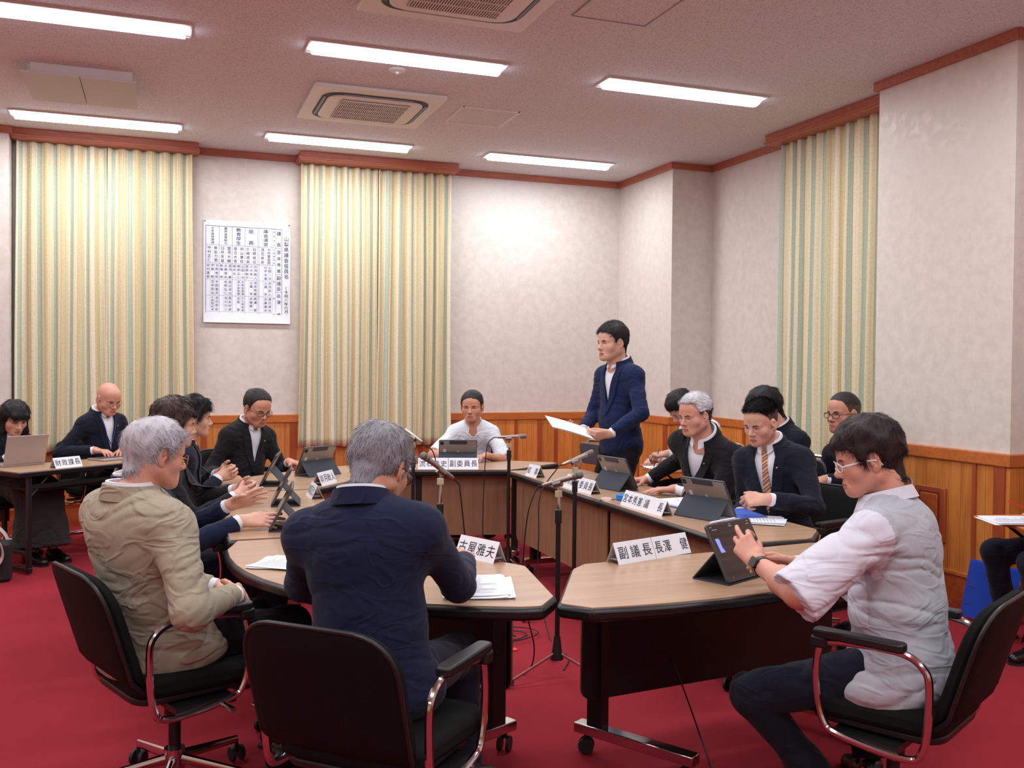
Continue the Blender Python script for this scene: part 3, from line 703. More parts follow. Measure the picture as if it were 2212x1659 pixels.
plate('white name plate on the back left corner table, in front of a tablet', '卯月政人', (.93, 5.82), (1.05, 5.99))
plate('white name plate seen edge on at the inner edge of the left table', '桐原正仁', (.78, 5.46), (.78, 5.26))
plate('left one of the joined name plates before the man in the white shirt', '流石恭史', (1.72, 6.552), (1.925, 6.496))
plate('right one of the joined name plates before the man in the white shirt', '副委員長', (1.928, 6.495), (2.133, 6.437))
plate('short white name plate at the far end of the back right table', '知　事', (2.32, 6.0), (2.335, 5.84))
plate('farther one of the joined name plates on the back right table, behind a microphone', '水岸富美男', (2.33, 5.38), (2.335, 5.19))
plate('nearer one of the joined white name plates on the back right table', '委員長', (2.335, 5.188), (2.34, 5.0))
plate('farther one of the joined white name plates on the right table beside the blue box', '宮本秀憲', (2.33, 4.6), (2.335, 4.385))
plate('nearer one of the joined white name plates on the right table', '議　長', (2.335, 4.383), (2.34, 4.17))
plate('white name plate on the near left table, by the hand of the man in navy', '古屋雅夫', (1.085, 3.565), (1.175, 3.365))
plate('left one of the two large name plates on the near right table', '副議長', (1.62, 3.2), (1.812, 3.262))
plate('right one of the two large name plates on the near right table', '長澤　健', (1.815, 3.263), (2.005, 3.325))

# ------------------------------------------------------------------ tablets
TBACK = pbr('tablet_grey', (158, 148, 142), .35, .3); TEDGE = pbr('tablet_case_edge', (60, 64, 72), .4); TNAVY = pbr('tablet_case_dark', (50, 56, 66), .75); TSCR = pbr('tablet_glass', (30, 20, 18), .12, spec=.9)
STK = pbr('sticker_white', (215, 214, 214), .6)
def tablet(label, x, y, phi, tilt=62, w=.28, h=.21, screen=None):
    """phi: direction of the user; local +y is towards the user"""
    t = thing('tablet', label, 'tablet', (x, y, TH), rad(phi - 90), 'tablets standing in folding cases')
    a = rad(tilt); up = np.array([0, -math.cos(a), math.sin(a)]); nf = np.array([0, math.sin(a), math.cos(a)])  # leans away from the user
    R = np.column_stack([np.array([1., 0, 0]), up, -nf]); R[:, 2] = np.cross(R[:, 0], R[:, 1]); base = np.array([0, .045, .008])
    sgn = 1 if (R[:, 2] @ nf) > 0 else -1
    pr = round_poly([(-w / 2, 0), (w / 2, 0), (w / 2, h), (-w / 2, h)], .014)
    mb = MB(); mb.prism(pr, -.006, .004, R=R, t=base); mb.build('case', TEDGE, t, bevel=.002)
    z0, z1 = (.0042, .005) if sgn > 0 else (-.0062, -.0055)
    b0, b1 = (-.0072, -.0061) if sgn > 0 else (.0041, .0052)
    mb = MB(); mb.prism(inset(pr, .006), z0, z1, R=R, t=base); sc = mb.build('screen', screen or TSCR, t)
    mb = MB(); mb.prism(inset(pr, .005), b0, b1, R=R, t=base); bk = mb.build('back_plate', TBACK, t)
    bz = b0 - .0012 if sgn > 0 else b1 + .0012
    bq = (b0 - .0015, b0) if sgn > 0 else (b1, b1 + .0015)
    mb = MB(); mb.prism(round_poly([(-.065, h - .032), (.065, h - .032), (.065, h - .003), (-.065, h - .003)], .004), *bq, R=R, t=base); mb.build('pen_flap', TEDGE, t)
    cx = -w / 2 + .022 if True else 0
    mb = MB(); mb.prism(round_poly([(cx - .013, h - .037), (cx + .013, h - .037), (cx + .013, h - .011), (cx - .013, h - .011)], .006), *bq, R=R, t=base); cm = mb.build('camera', PLAST, t)
    mb = MB(); mb.prism([(cx + .03, h - .075 - .04), (cx + .03, h - .075), (cx + .01, h - .075), (cx + .01, h - .115)], *bq, R=R, t=base); mb.build('sticker', STK, t, smooth=False)
    # fruit shaped emblem
    th_ = np.linspace(0, 2 * math.pi, 22, endpoint=False); em = []
    for q in th_:
        r_ = .0085 * (1 - .12 * math.exp(-((q - math.pi / 2) / .3) ** 2) - .08 * math.exp(-((q - 1.5 * math.pi) / .3) ** 2)); px, pz = r_ * math.cos(q), r_ * math.sin(q)
        if px < -.0045 and abs(pz) < .0045: px = -.0045 + .002 * math.cos(pz / .0045 * 1.5)
        em.append((px, pz + h * .52))
    mb = MB(); mb.prism(ccw(em), *bq, R=R, t=base); mb.ell(base + R @ np.array([-.002, h * .52 + .0125, sum(bq) / 2]), (.0025, .001, .004)); mb.build('emblem', pbr('emblem_silver', (205, 203, 203), .3), t)
    # folded stand: flap from mid back to the table and forward strip
    mid = base + up * h * .52 - nf * .008; fz = np.array([0, mid[1] - .085, .003]); bb = np.array([0, .05, .003])
    for (p, q, nm) in ((mid, fz, 'stand_flap'), (fz, bb, 'stand_foot')):
        d = q - p; n_ = np.cross([1., 0, 0], d); n_ = n_ / np.linalg.norm(n_) * .002
        V = np.array([[sx * w * .495, 0, 0] + v for v in (p + n_, p - n_, q - n_, q + n_) for sx in (-1, 1)])
        F = np.array([[0, 1, 3, 2], [2, 3, 5, 4], [4, 5, 7, 6], [6, 7, 1, 0], [0, 2, 4, 6], [1, 7, 5, 3]])
        mb = MB(); mb.add(V, F); mb.build(nm, TNAVY, t, smooth=False)
    return t, R, base, sgn
tablet('tablet in a grey case standing before the man in the white shirt at the back', 2.06, 6.7, 75)
tablet('tablet on the back left table, in front of the man in black with glasses', .98, 6.42, 122)
tablet('farthest of the three tablets seen from the side on the left, by clasped hands', .64, 6.0, 168)
tablet('middle one of the three tablets seen from the side on the left', .61, 5.17, 172)
tablet('nearest of the three tablets seen from the side on the left, between two open hands', .52, 4.42, 172)
tablet('tablet standing on the back right table before the silver haired man', 2.62, 5.21, 12)
tablet('tablet standing on the right table amid papers before the man with the tie', 2.56, 4.09, 18)
def screen_mat():
    s = NT('tablet_dark_page'); v = s.coord((1, 1, 30)); a = s.noise(v, 1.4, 2)
    s.l(s.ramp(a, [(0.35, lin((34, 20, 16))), (0.65, lin((70, 46, 38)))]), s.b.inputs['Base Color']); s.b.inputs['Roughness'].default_value = .15
    return s.m
t, R, base, sg = tablet('tablet on the near right table, its dark screen touched by a hand', 1.93, 2.88, -66, screen=screen_mat())
z0 = .0052 if sg > 0 else -.0064
mb = MB(); mb.prism([(.118, .155), (.098, .155), (.094, .148), (.094, .12), (.09, .115), (.085, .104), (.112, .104)][::-1], z0, z0 + .0006, R=R, t=base); mb.build('blue_patch', emis('screen_blue', (120, 130, 215), .8), t, smooth=False)
mb = MB()
for (x, y, w_) in [(.118, .196, .014), (.1, .186, .03), (0, .197, .01), (0, .19, .02), (-.115, .196, .012), (-.11, .186, .02), (.1, .012, .004), (-.06, .012, .004)]: mb.prism([(x - w_ / 2, y), (x + w_ / 2, y), (x + w_ / 2, y + .0025), (x - w_ / 2, y + .0025)], z0, z0 + .0006, R=R, t=base)
mb.build('status_marks', emis('screen_grey', (130, 125, 150), .6), t, smooth=False)
pn = thing('stylus', 'white stylus lying along the top edge of the tablet with the dark screen', 'stylus', (1.93, 2.88, TH), rad(-66 - 90))
q0 = base + R @ np.array([.1, .2125, -.001]); q1 = base + R @ np.array([-.05, .2125, -.001])
mb = MB(); mb.tube([q0 + [0, 0, .003], q1 + [0, 0, .003], q1 + (q1 - q0) * .08 + [0, 0, .003]], [.0042, .0042, .001], 10); mb.build('barrel', PLATE, pn)

# ------------------------------------------------------------------ microphones on stands
MSIL = pbr('mic_silver', (168, 160, 150), .32, .85); MGR = pbr('mic_grille', (120, 118, 112), .5, .6, bump=.6, bscale=900); BEIGE = pbr('beige_clamp', (188, 176, 140), .5)
CABLE = pbr('black_cable', (18, 17, 18), .5)
def micstand(label, x, y, ztop, mdir, ball=True, zsplit=.86, mlabel='', cable=None, clabel='', rot=0.0, ln=.2):
    t = thing('microphone_stand', label, 'microphone stand', (x, y, 0), rot, 'floor microphone stands')
    mb = MB(); mb.cyl((0, 0, .16), (0, 0, zsplit), .0115, n=14); mb.build('pole', PLAST, t)
    mb = MB(); mb.cyl((0, 0, zsplit - .06), (0, 0, zsplit), .016, n=14); mb.ell((0, 0, zsplit), (.016, .016, .006)); mb.build('grip', PLAST, t)
    mb = MB(); mb.cyl((0, 0, zsplit), (0, 0, ztop - .055), .0075, n=12); mb.build('upper_tube', CHROME, t)
    mb = MB(); mb.prism(round_poly([(-.014, -.012), (.014, -.012), (.014, .012), (-.014, .012)], .004), ztop - .075, ztop - .045); mb.build('clamp', BEIGE, t, bevel=.002)
    mb = MB(); mb.cyl((0, 0, ztop - .048), (0, 0, ztop - .012), .006, n=10); mb.build('swivel', CHROME, t)
    mb = MB(); mb.lathe([(.014, .2), (.024, .12), (.03, .1), (.03, .09)][::-1]); mb.build('hub', PLAST, t)
    for k in range(3):
        a = 2 * math.pi * k / 3 + .9; e_ = np.array([math.cos(a), math.sin(a)])
        mb = MB(); mb.tube([(e_[0] * .02, e_[1] * .02, .115), (e_[0] * .27, e_[1] * .27, .02)], .0075, 8, squash=(1, .7)); lg = mb.build('leg', CHROME, t)
        mb = MB(); mb.tube([(e_[0] * .24, e_[1] * .24, .03), (e_[0] * .3, e_[1] * .3, .012)], .012, 8); mb.build('rubber_foot', BLKR, lg)
    d = np.array(mdir, float); d = d / np.linalg.norm(d); c = np.array([x, y, ztop])
    m = thing('microphone', mlabel, 'microphone', tuple(c), 0, 'silver microphones')
    tail = -d * ln * .42; head = d * ln * .42
    prof = [(.006, 0), (.0095, .01), (.0105, .06), (.012, .1), (.0135, ln * .8)]
    mb = MB(); mb.lathe(prof, tail, d, 18); mb.build('body', MSIL, m)
    hp = tail + d * ln * .8
    mb = MB()
    if ball: mb.lathe([(.0135, 0), (.0165, .006), (.0165, .016), (.0155, .018)], hp, d, 18); mb.ell(hp + d * .03, (.0185, .0185, .0175), frame(d))
    else: mb.lathe([(.0135, 0), (.016, .008), (.0165, .035), (.014, .042), (0.001, .044)], hp, d, 18)
    mb.build('grille', MGR, m)
    mb = MB(); mb.cyl(tail + d * .055, tail + d * .059, .0125, n=16); mb.cyl(hp - d * .01, hp - d * .006, .0145, n=16); mb.build('rings', CHROME, m)
    mb = MB(); mb.tube([tail + d * .06 - [0, 0, .012], tail + d * .1 - [0, 0, .012]], .0165, 12, squash=(1, 1)); mb.build('holder_clip', STEEL, m)
    if cable is not None:
        pts = [c + tail, c + tail - d * .03 - np.array([0, 0, .008])] + [np.array(p, float) for p in cable]
        mb = MB(); mb.tube(catmull(pts, 8), .0035, 7); o = mb.build('microphone_cable', CABLE, None, loc=tuple(c + tail)); tag(o, clabel, 'cable')
    return t
D = lambda rr, ff, uu: tuple(np.array([cr0.x, cr0.y, 0]) * rr + np.array([cr0.y * -1, cr0.x, 0]) * ff + np.array([0, 0, uu]))
micstand('microphone stand at the back, its microphone pointing up to the left', 1.53, 5.95, .985, D(-.75, .5, .45), False, .84,
         'silver microphone tilted up to the left, the farther of those beside the grey head', [(1.66, 5.9, .85), (1.70, 5.88, .5), (1.72, 5.85, .2), (1.78, 5.7, .005), (1.9, 5.4, .004)], 'black cable hanging from the far left microphone')
micstand('microphone stand just right of the grey head of the man in navy', 1.22, 4.24, .965, D(-.6, -.35, .5), True, .8,
         'silver round headed microphone just right of the grey head of the man in navy', [(1.32, 4.25, .85), (1.36, 4.25, .5), (1.39, 4.24, .15), (1.42, 4.2, .004), (1.5, 4.0, .004)], 'black cable hanging from the round headed microphone beside the man in navy')
micstand('microphone stand in front of the man in the white shirt, its microphone level', 2.24, 6.1, .955, D(.98, .15, .03), False, .86,
         'silver microphone held level, in front of the man in the white shirt', [(2.08, 6.1, .88), (2.06, 6.1, .6), (2.05, 6.08, .25), (2.04, 6.0, .004), (2.0, 5.7, .004)], 'black cable hanging from the level microphone at the back')
micstand('microphone stand before the farther joined name plates on the back right table', 2.21, 4.93, .915, D(.85, .3, .33), False, .79,
         'silver microphone aimed up right, the upper of two crossing ones at centre right', [(2.0, 4.93, .72), (1.98, 4.9, .5), (1.96, 4.85, .25), (1.93, 4.6, .005), (1.9, 4.3, .004), (1.8, 4.12, .004)], 'black cable hanging from the upper of the crossing microphones')
micstand('nearest microphone stand with a chrome tripod base, between the two near tables', 1.725, 4.03, .915, D(.85, -.35, .3), True, .78,
         'silver round headed microphone, the lower of the two crossing ones at centre right', [(1.6, 4.1, .75), (1.58, 4.1, .5), (1.6, 4.1, .3), (1.64, 4.1, .12), (1.6, 4.12, .005), (1.45, 4.2, .004), (1.4, 4.4, .004)], 'black cable running down beside the nearest microphone stand', .35)
mb = MB(); th_ = np.linspace(0, 4.6 * math.pi, 70); mb.tube([(1.62 + (.16 + .01 * q) * math.cos(q) * 1.0, 4.72 + (.07 + .006 * q) * math.sin(q), .005 + .0012 * q) for q in th_], .0035, 6)
tag(mb.build('coiled_cable', CABLE, None, loc=(1.62, 4.72, 0)), 'loose coil of black cable lying on the red carpet inside the ring', 'cable')
mb = MB(); mb.tube(catmull([(1.84, 3.2, .35), (1.86, 3.1, .2), (1.85, 2.95, .06), (1.86, 2.9, .006), (1.9, 2.7, .004), (2.0, 2.5, .004)], 8), .003, 6)
tag(mb.build('floor_cable', CABLE, None, loc=(1.85, 2.95, 0)), 'thin black cable dropping behind the near right table to the carpet', 'cable')
mb = MB(); mb.box((1.62, 4.62, .004), (.14, .05, .004), rotz(.3)); mb.box((1.66, 4.5, .004), (.09, .04, .004), rotz(.1))
tag(mb.build('floor_tape', pbr('bright_red_tape', (235, 40, 50), .5), None, loc=(1.62, 4.62, 0), smooth=False), 'strip of bright red tape holding cable to the carpet inside the ring', 'tape')

# ------------------------------------------------------------------ papers and small things
def papers(name, label, cat, cx, cy, rz, w, h, n=3, z=TH, seed=1, mat=None, group=None):
    rnd = np.random.RandomState(seed); t = thing(name, label, cat, (cx, cy, z), rad(rz), group)
    for k in range(n):
        a = rnd.uniform(-.16, .16); dx, dy = rnd.uniform(-.02, .02, 2)
        nx = 10; xs = np.linspace(-w / 2, w / 2, nx); curl = .001 + .0016 * k + .006 * (np.abs(xs) / (w / 2)) ** 3 * rnd.rand()
        V = np.concatenate([np.column_stack([xs, np.full(nx, y), curl + dz]) for y in (-h / 2, h / 2) for dz in (0, .0008)]) @ rotz(a).T + np.array([dx, dy, 0])
        i = np.arange(nx - 1); m = nx
        F = [np.column_stack([i, i + 1, 2 * m + i + 1, 2 * m + i]), np.column_stack([m + i, 3 * m + i, 3 * m + i + 1, m + i + 1]), np.column_stack([i, m + i, m + i + 1, i + 1]), np.column_stack([2 * m + i, 2 * m + i + 1, 3 * m + i + 1, 3 * m + i]), np.array([[0, 2 * m, 3 * m, m], [m - 1, 2 * m - 1, 4 * m - 1, 3 * m - 1]])]
        mb = MB(); mb.add(V, F); s_ = mb.build('sheet', mat or PAPER, t, angle=60)
        if k == n - 1:
            tx = MB()
            for r in range(16): 
                ln = w * rnd.uniform(.45, .82); tx.box((-w * .41 + ln / 2, h * .4 - r * h * .05, curl.min() + .0022), (ln, .0022, .0004))
            tx.xf(rotz(a), (dx, dy, 0)); tx.build('printed_lines', pbr('faint_print', (170, 174, 186), .8), s_, smooth=False)
    return t
papers('paper_stack', 'white papers on the near left table, left of the man in navy', 'papers', .46, 3.58, 60, .21, .297, 3, seed=3)
papers('paper_stack', 'white papers on the near left table under the right sleeve of the man in navy', 'papers', 1.0, 3.02, -12, .21, .297, 5, seed=5)
papers('paper_stack', 'white papers fanned on the right table beside the tablet before the man with the tie', 'papers', 2.7, 3.93, 55, .21, .32, 4, seed=8)
papers('paper_stack', 'white sheet behind the far hand of the man in the light grey shirt', 'papers', 2.3, 2.98, 20, .21, .28, 1, seed=9)
t = thing('ring_binder', 'open blue ring binder with white pages on the right table, behind a tablet', 'binder', (2.66, 4.5, TH), rad(8))
mb = MB(); mb.box((0, 0, .003), (.24, .31, .004)); mb.box((.0, .17, .003), (.24, .02, .004)); mb.build('cover', pbr('binder_blue', (40, 70, 190), .5), t, smooth=False)
mb = MB(); mb.box((-.005, -.005, .011), (.22, .29, .01)); mb.build('pages', PAPER, t, smooth=False)
for s in (-1, 1):
    th_ = np.linspace(0, math.pi, 10); mb = MB(); mb.tube([(-.02 + .015 * s * 0, s * .03 + .012 * math.cos(q), .014 + .016 * math.sin(q)) for q in th_], .0012, 6); mb.build('ring', CHROME, t)
t = thing('blue_folder', 'bright blue folder page lying on papers before the man with the tie', 'folder', (2.74, 4.1, TH), rad(-8))
mb = MB(); mb.box((0, 0, .009), (.19, .27, .004)); mb.build('cover', pbr('folder_blue', (74, 104, 205), .5), t, smooth=False)
t = thing('blue_box', 'small bright blue box next to a name plate on the right table', 'box', (2.42, 4.72, TH), rad(20))
mb = MB(); mb.prism(round_poly([(-.03, -.045), (.03, -.045), (.03, .045), (-.03, .045)], .012), 0, .035); mb.build('case', pbr('box_blue', (20, 130, 225), .35), t, bevel=.006)
t = thing('ink_pad', 'small round pink and white item left of the blue box', 'ink pad', (2.34, 4.79, TH))
mb = MB(); mb.lathe([(0.0, 0), (.03, 0), (.03, .008), (0, .008)], n=20); mb.build('base', PLATE, t); mb = MB(); mb.lathe([(0, .008), (.022, .008), (.022, .012), (0, .013)], n=20); mb.build('lid', pbr('pale_pink', (245, 170, 175), .5), t)
mb = MB(); mb.box((2.5, 5.31, TH + .004), (.17, .02, .006), rotz(-.1)); tag(mb.build('red_pencil', pbr('salmon_red', (230, 110, 100), .5), None, loc=(2.5, 5.31, TH)), 'thin pinkish red pencil on the back right table behind a name plate', 'pencil')

# laptop + notebook on the left table
SIL = pbr('laptop_silver', (176, 160, 152), .35, .35)
t = thing('laptop', 'open silver laptop in front of the long haired woman at the far left', 'laptop', (-.9, 7.53, TH), ang)
mb = MB(); mb.box((0, .1, .008), (.31, .21, .014)); mb.build('base', SIL, t, bevel=.003)
a_ = rad(104); R_ = np.array([[1, 0, 0], [0, math.cos(a_), -math.sin(a_)], [0, math.sin(a_), math.cos(a_)]])
mb = MB(); mb.box((0, .105, 0), (.31, .21, .007)); mb.xf(R_, (0, -.005, .014)); ld_ = mb.build('lid', SIL, t, bevel=.003)
mb = MB(); mb.box((-.12, .022, -.0045), (.05, .02, .001)); mb.box((.13, .02, -.0045), (.028, .012, .001)); mb.xf(R_, (0, -.005, .014)); mb.build('sticker', STK, ld_, smooth=False)
mb = MB()
for k in range(4): mb.box((-.012 + k * .008, .11 + (.006 if k in (1, 2) else -.006) * (1 if k < 2 else -1) * .5, -.0042), (.002, .022, .001))
mb.xf(R_, (0, -.005, .014)); mb.build('logo', pbr('logo_grey', (140, 128, 122), .4), ld_, smooth=False)
t = thing('laptop', 'low silver laptop under the hands of the bald man', 'laptop', (-.33, 7.84, TH), ang)
mb = MB(); mb.box((0, 0, .008), (.3, .2, .014)); mb.build('base', SIL, t, bevel=.003)
mb = MB(); mb.box((0, .02, .016), (.26, .1, .003)); mb.build('keyboard', TEDGE, t, smooth=False)
# handbag at the far left edge
t = thing('tote_bag', 'black tote bag with pale grey handles at the left edge under the long table', 'bag', (-1.03, 7.0, 0))
mb = MB(); mb.prism(round_poly([(-.2, -.07), (.12, -.07), (.12, .07), (-.2, .07)], .04), .0, .26); mb.build('bag_body', pbr('bag_black', (30, 26, 26), .7), t, bevel=.02)
for k, s in enumerate((-1, 1)):
    mb = MB(); mb.tube(catmull([(-.17, s * .072, .24), (-.1, s * .12, .33), (.0, s * .14, .34), (.07, s * .14, .27), (.08, s * .12, .17), (.0, s * .09, .08)], 7), .014, 8, squash=(.35, 1.9)); mb.build('handle', pbr('handle_grey', (205, 190, 188), .6), t)

# blue file standing by the right wall
t = thing('box_file', 'bright blue box file standing on the floor against the near right pier', 'file', (4.40, 4.12, .012), rad(-46))
BL = pbr('file_blue', (36, 92, 222), .4); tl = rad(9); RI = np.array([[math.cos(tl), 0, math.sin(tl)], [0, 1, 0], [-math.sin(tl), 0, math.cos(tl)]])
for y_, w_ in ((-.03, .26), (.035, .25)): mb = MB(); mb.box((0, y_, .17), (w_, .003, .32)); mb.xf(RI); mb.build('cover', BL, t, smooth=False)
mb = MB(); mb.box((.13, 0, .17), (.003, .066, .32)); mb.xf(RI); mb.build('spine', BL, t, smooth=False)
mb = MB(); mb.box((.01, 0, .16), (.21, .04, .28)); mb.xf(RI); mb.build('pages', PAPER, t, smooth=False)
mb = MB()
for z_ in (.09, .19): mb.box((-.1, -.033, z_), (.03, .002, .003))
mb.xf(RI); mb.build('rivets', CHROME, t, smooth=False)

# ------------------------------------------------------------------ folding chair and tablet arm chairs
GREYV = pbr('grey_vinyl', (92, 88, 92), .5)
def fold_chair(label, x, y, phi, desk=False):
    t = thing('folding_chair', label, 'chair', (x, y, 0), rad(phi))
    for s in (-1, 1):
        mb = MB(); mb.tube(catmull([(.2, s * .2, .01), (.1, s * .2, .3), (-.08, s * .2, .6), (-.16, s * .2, .78)], 5), .011, 8); mb.build('leg', CHROME, t)
        mb = MB(); mb.tube([(-.2, s * .185, .01), (.08, s * .185, .43)], .01, 8); mb.build('leg', CHROME, t)
    mb = MB(); mb.tube(catmull([(-.15, -.2, .76), (-.175, -.19, .83), (-.18, -.12, .85), (-.18, .12, .85), (-.175, .19, .83), (-.15, .2, .76)], 5), .011, 8); mb.build('back_frame', CHROME, t)
    mb = MB(); mb.prism(round_poly([(-.19, 0), (.19, 0), (.19, .17), (-.19, .17)], [.02, .02, .06, .06]), -.012, .012, R=np.array([[0, .25, 1], [1, 0, 0], [0, 1, -.25]]), t=(-.135, 0, .67)); mb.build('backrest', GREYV, t, bevel=.006)
    mb = MB(); mb.prism(round_poly([(-.17, -.19), (.2, -.2), (.2, .2), (-.17, .19)], .04), .42, .455); mb.build('seat', GREYV, t, bevel=.01)
    if desk:
        mb = MB(); mb.prism(round_poly([(.18, -.26), (.48, -.26), (.48, .26), (.18, .26)], .04), .665, .68); mb.build('writing_board', W_RAIL, t, bevel=.003)
        mb = MB(); mb.tube([(.05, -.21, .45), (.22, -.22, .58), (.35, -.2, .665)], .009, 8); mb.build('board_bracket', PLAST, t)
    return t
fold_chair('grey folding chair with chrome frame behind the papers of the standing man', 3.08, 6.72, 190)
fold_chair('chair with writing board under the man writing at the back right, in a white shirt', 3.98, 6.35, 182, True)
fold_chair('chair with writing board under the black haired man behind the man with the tie', 3.96, 5.28, 182, True)
fold_chair('chair under the man with glasses by the right curtain', 4.2, 4.85, 188).scale = (.92, 1, .9)
fold_chair('chair with writing board cut off by the right edge of the photo', 4.42, 3.5, 170, True)
papers('note_papers', 'white papers on the writing board at the right edge of the photo', 'papers', 4.04, 3.6, 75, .24, .3, 3, z=.682, seed=21)
papers('notepad', 'white notepad on the writing board of the man in white at the back right', 'notepad', 3.56, 6.3, 90, .2, .28, 1, z=.682, seed=22)
papers('notepad', 'white notepad on a writing board, just left of the man with the tie', 'notepad', 3.57, 5.27, 90, .2, .28, 1, z=.682, seed=23)
# ------------------------------------------------------------------ implicit surfaces
class Field:
    def __init__(s, lo, hi, res):
        s.lo = np.array(lo, float) ; s.res = res
        s.n = np.ceil((np.array(hi) - s.lo) / res).astype(int) + 2
        s.D = np.full(s.n, 0.5, np.float32)
        s.ax = [s.lo[i] + res * np.arange(s.n[i]) for i in range(3)]
    def sub(s, lo, hi):
        a = np.maximum(0, np.floor((np.array(lo) - s.lo) / s.res).astype(int)); b = np.minimum(s.n, np.ceil((np.array(hi) - s.lo) / s.res).astype(int) + 1)
        if np.any(a >= b): return None, None
        sl = tuple(slice(a[i], b[i]) for i in range(3))
        P = np.stack(np.meshgrid(*[s.ax[i][sl[i]] for i in range(3)], indexing='ij'), -1).astype(np.float32)
        return sl, P
    def apply(s, sl, d, k, op='add'):
        A = s.D[sl]
        if op == 'cut': d = -d; A2 = -A; 
        if op == 'add':
            if k > 0:
                h = np.clip(0.5 + 0.5 * (A - d) / k, 0, 1); s.D[sl] = A * (1 - h) + d * h - k * h * (1 - h)
            else: s.D[sl] = np.minimum(A, d)
        else:
            if k > 0:
                h = np.clip(0.5 - 0.5 * (A - d) / k, 0, 1); s.D[sl] = A * (1 - h) + d * h + k * h * (1 - h)
            else: s.D[sl] = np.maximum(A, d)
    def cap(s, a, b, ra, rb=None, k=0.02, op='add', flat=False, squash=None):
        """tapered capsule; squash=(axis,factor) flattens the section along axis"""
        rb = ra if rb is None else rb; a = np.array(a, float); b = np.array(b, float); m = max(ra, rb) * 1.3 + k * 1.5 + 0.01
        sl, P = s.sub(np.minimum(a, b) - m, np.maximum(a, b) + m)
        if sl is None: return
        ab = b - a; L2 = ab @ ab + 1e-12; v = P - a.astype(np.float32); t = (v @ ab.astype(np.float32)) / L2
        tc = np.clip(t, 0, 1) if not flat else t
        q = v - tc[..., None] * ab.astype(np.float32)
        if squash is not None:
            ax = np.array(squash[0], np.float32); ax = ax / np.linalg.norm(ax); q = q + (q @ ax)[..., None] * ax * (1 / squash[1] - 1)
        d = np.sqrt((q * q).sum(-1)) - (ra + (rb - ra) * np.clip(t, 0, 1))
        if squash is not None: d = d * (0.5 + 0.5 * squash[1])
        if flat:
            L = math.sqrt(L2); d = np.maximum(d, np.maximum(-t, t - 1) * L)
        s.apply(sl, d, k, op)
    def ell(s, c, r, R=None, k=0.02, op='add'):
        c = np.array(c, float); r = np.array(r, float); m = r.max() + k * 1.5 + 0.01
        sl, P = s.sub(c - m, c + m)
        if sl is None: return
        v = P - c.astype(np.float32)
        if R is not None: v = v @ np.asarray(R, np.float32)
        k0 = np.sqrt(((v / r.astype(np.float32)) ** 2).sum(-1)); k1 = np.sqrt(((v / (r ** 2).astype(np.float32)) ** 2).sum(-1)) + 1e-6
        s.apply(sl, k0 * (k0 - 1) / k1, k, op)
    def mesh(s):
        D = s.D; ins = D < 0
        c = [ins[i:D.shape[0] - 1 + i, j:D.shape[1] - 1 + j, k:D.shape[2] - 1 + k] for i in (0, 1) for j in (0, 1) for k in (0, 1)]
        sm = sum(x.astype(np.int8) for x in c); act = (sm > 0) & (sm < 8)
        idx = np.argwhere(act); vid = -np.ones(act.shape, np.int32); vid[act] = np.arange(len(idx))
        acc = np.zeros((len(idx), 3)); cnt = np.zeros(len(idx))
        cor = [(i, j, k) for i in (0, 1) for j in (0, 1) for k in (0, 1)]
        for a in range(8):
            for b in range(a + 1, 8):
                if sum(abs(np.array(cor[a]) - np.array(cor[b]))) != 1: continue
                A, B = np.array(cor[a]), np.array(cor[b]); ia = idx + A; ib = idx + B
                da = D[ia[:, 0], ia[:, 1], ia[:, 2]]; db = D[ib[:, 0], ib[:, 1], ib[:, 2]]; cr_ = (da < 0) != (db < 0)
                t = da / (da - db + 1e-20); p = A + (B - A) * t[:, None]
                acc[cr_] += p[cr_]; cnt[cr_] += 1
        V = s.lo + s.res * (idx + acc / cnt[:, None])
        F = []
        for ax in range(3):
            sh = [slice(0, None)] * 3; u, v = (ax + 1) % 3, (ax + 2) % 3
            a_ = [slice(1, -1)] * 3; b_ = [slice(1, -1)] * 3; a_[ax] = slice(0, -1); b_[ax] = slice(1, None)
            A = ins[tuple(a_)]; B = ins[tuple(b_)]; q = np.argwhere(A != B)
            if not len(q): continue
            flip = A[q[:, 0], q[:, 1], q[:, 2]]
            base = q.copy(); base[:, u] += 1; base[:, v] += 1
            def g(du, dv):
                w = base.copy(); w[:, u] -= du; w[:, v] -= dv; return vid[w[:, 0], w[:, 1], w[:, 2]]
            quad = np.column_stack([g(1, 1), g(0, 1), g(0, 0), g(1, 0)]); quad[~flip] = quad[~flip][:, ::-1]
            F.append(quad[(quad >= 0).all(1)])
        F = np.concatenate(F)
        return V, F
def bounds(pts, pad): P = np.array(pts, float); return P.min(0) - pad, P.max(0) + pad
_rn = np.random.RandomState(5); _LAT = _rn.rand(32, 32, 32).astype(np.float32)
def vnoise(P):
    i = np.floor(P).astype(int); f = (P - i); f = f * f * (3 - 2 * f); out = 0
    for a in (0, 1):
        for b in (0, 1):
            for c in (0, 1):
                w = (f[..., 0] if a else 1 - f[..., 0]) * (f[..., 1] if b else 1 - f[..., 1]) * (f[..., 2] if c else 1 - f[..., 2])
                out = out + w * _LAT[(i[..., 0] + a) % 32, (i[..., 1] + b) % 32, (i[..., 2] + c) % 32]
    return out
def nrm(v): v = np.asarray(v, float); return v / (np.linalg.norm(v) + 1e-12)
def vnormals(V, F):
    a = V[F[:, 2]] - V[F[:, 0]]; b = V[F[:, 3]] - V[F[:, 1]]; n = np.cross(a, b); N = np.zeros_like(V)
    for k in range(4): np.add.at(N, F[:, k], n)
    return N / (np.linalg.norm(N, axis=1, keepdims=True) + 1e-12)
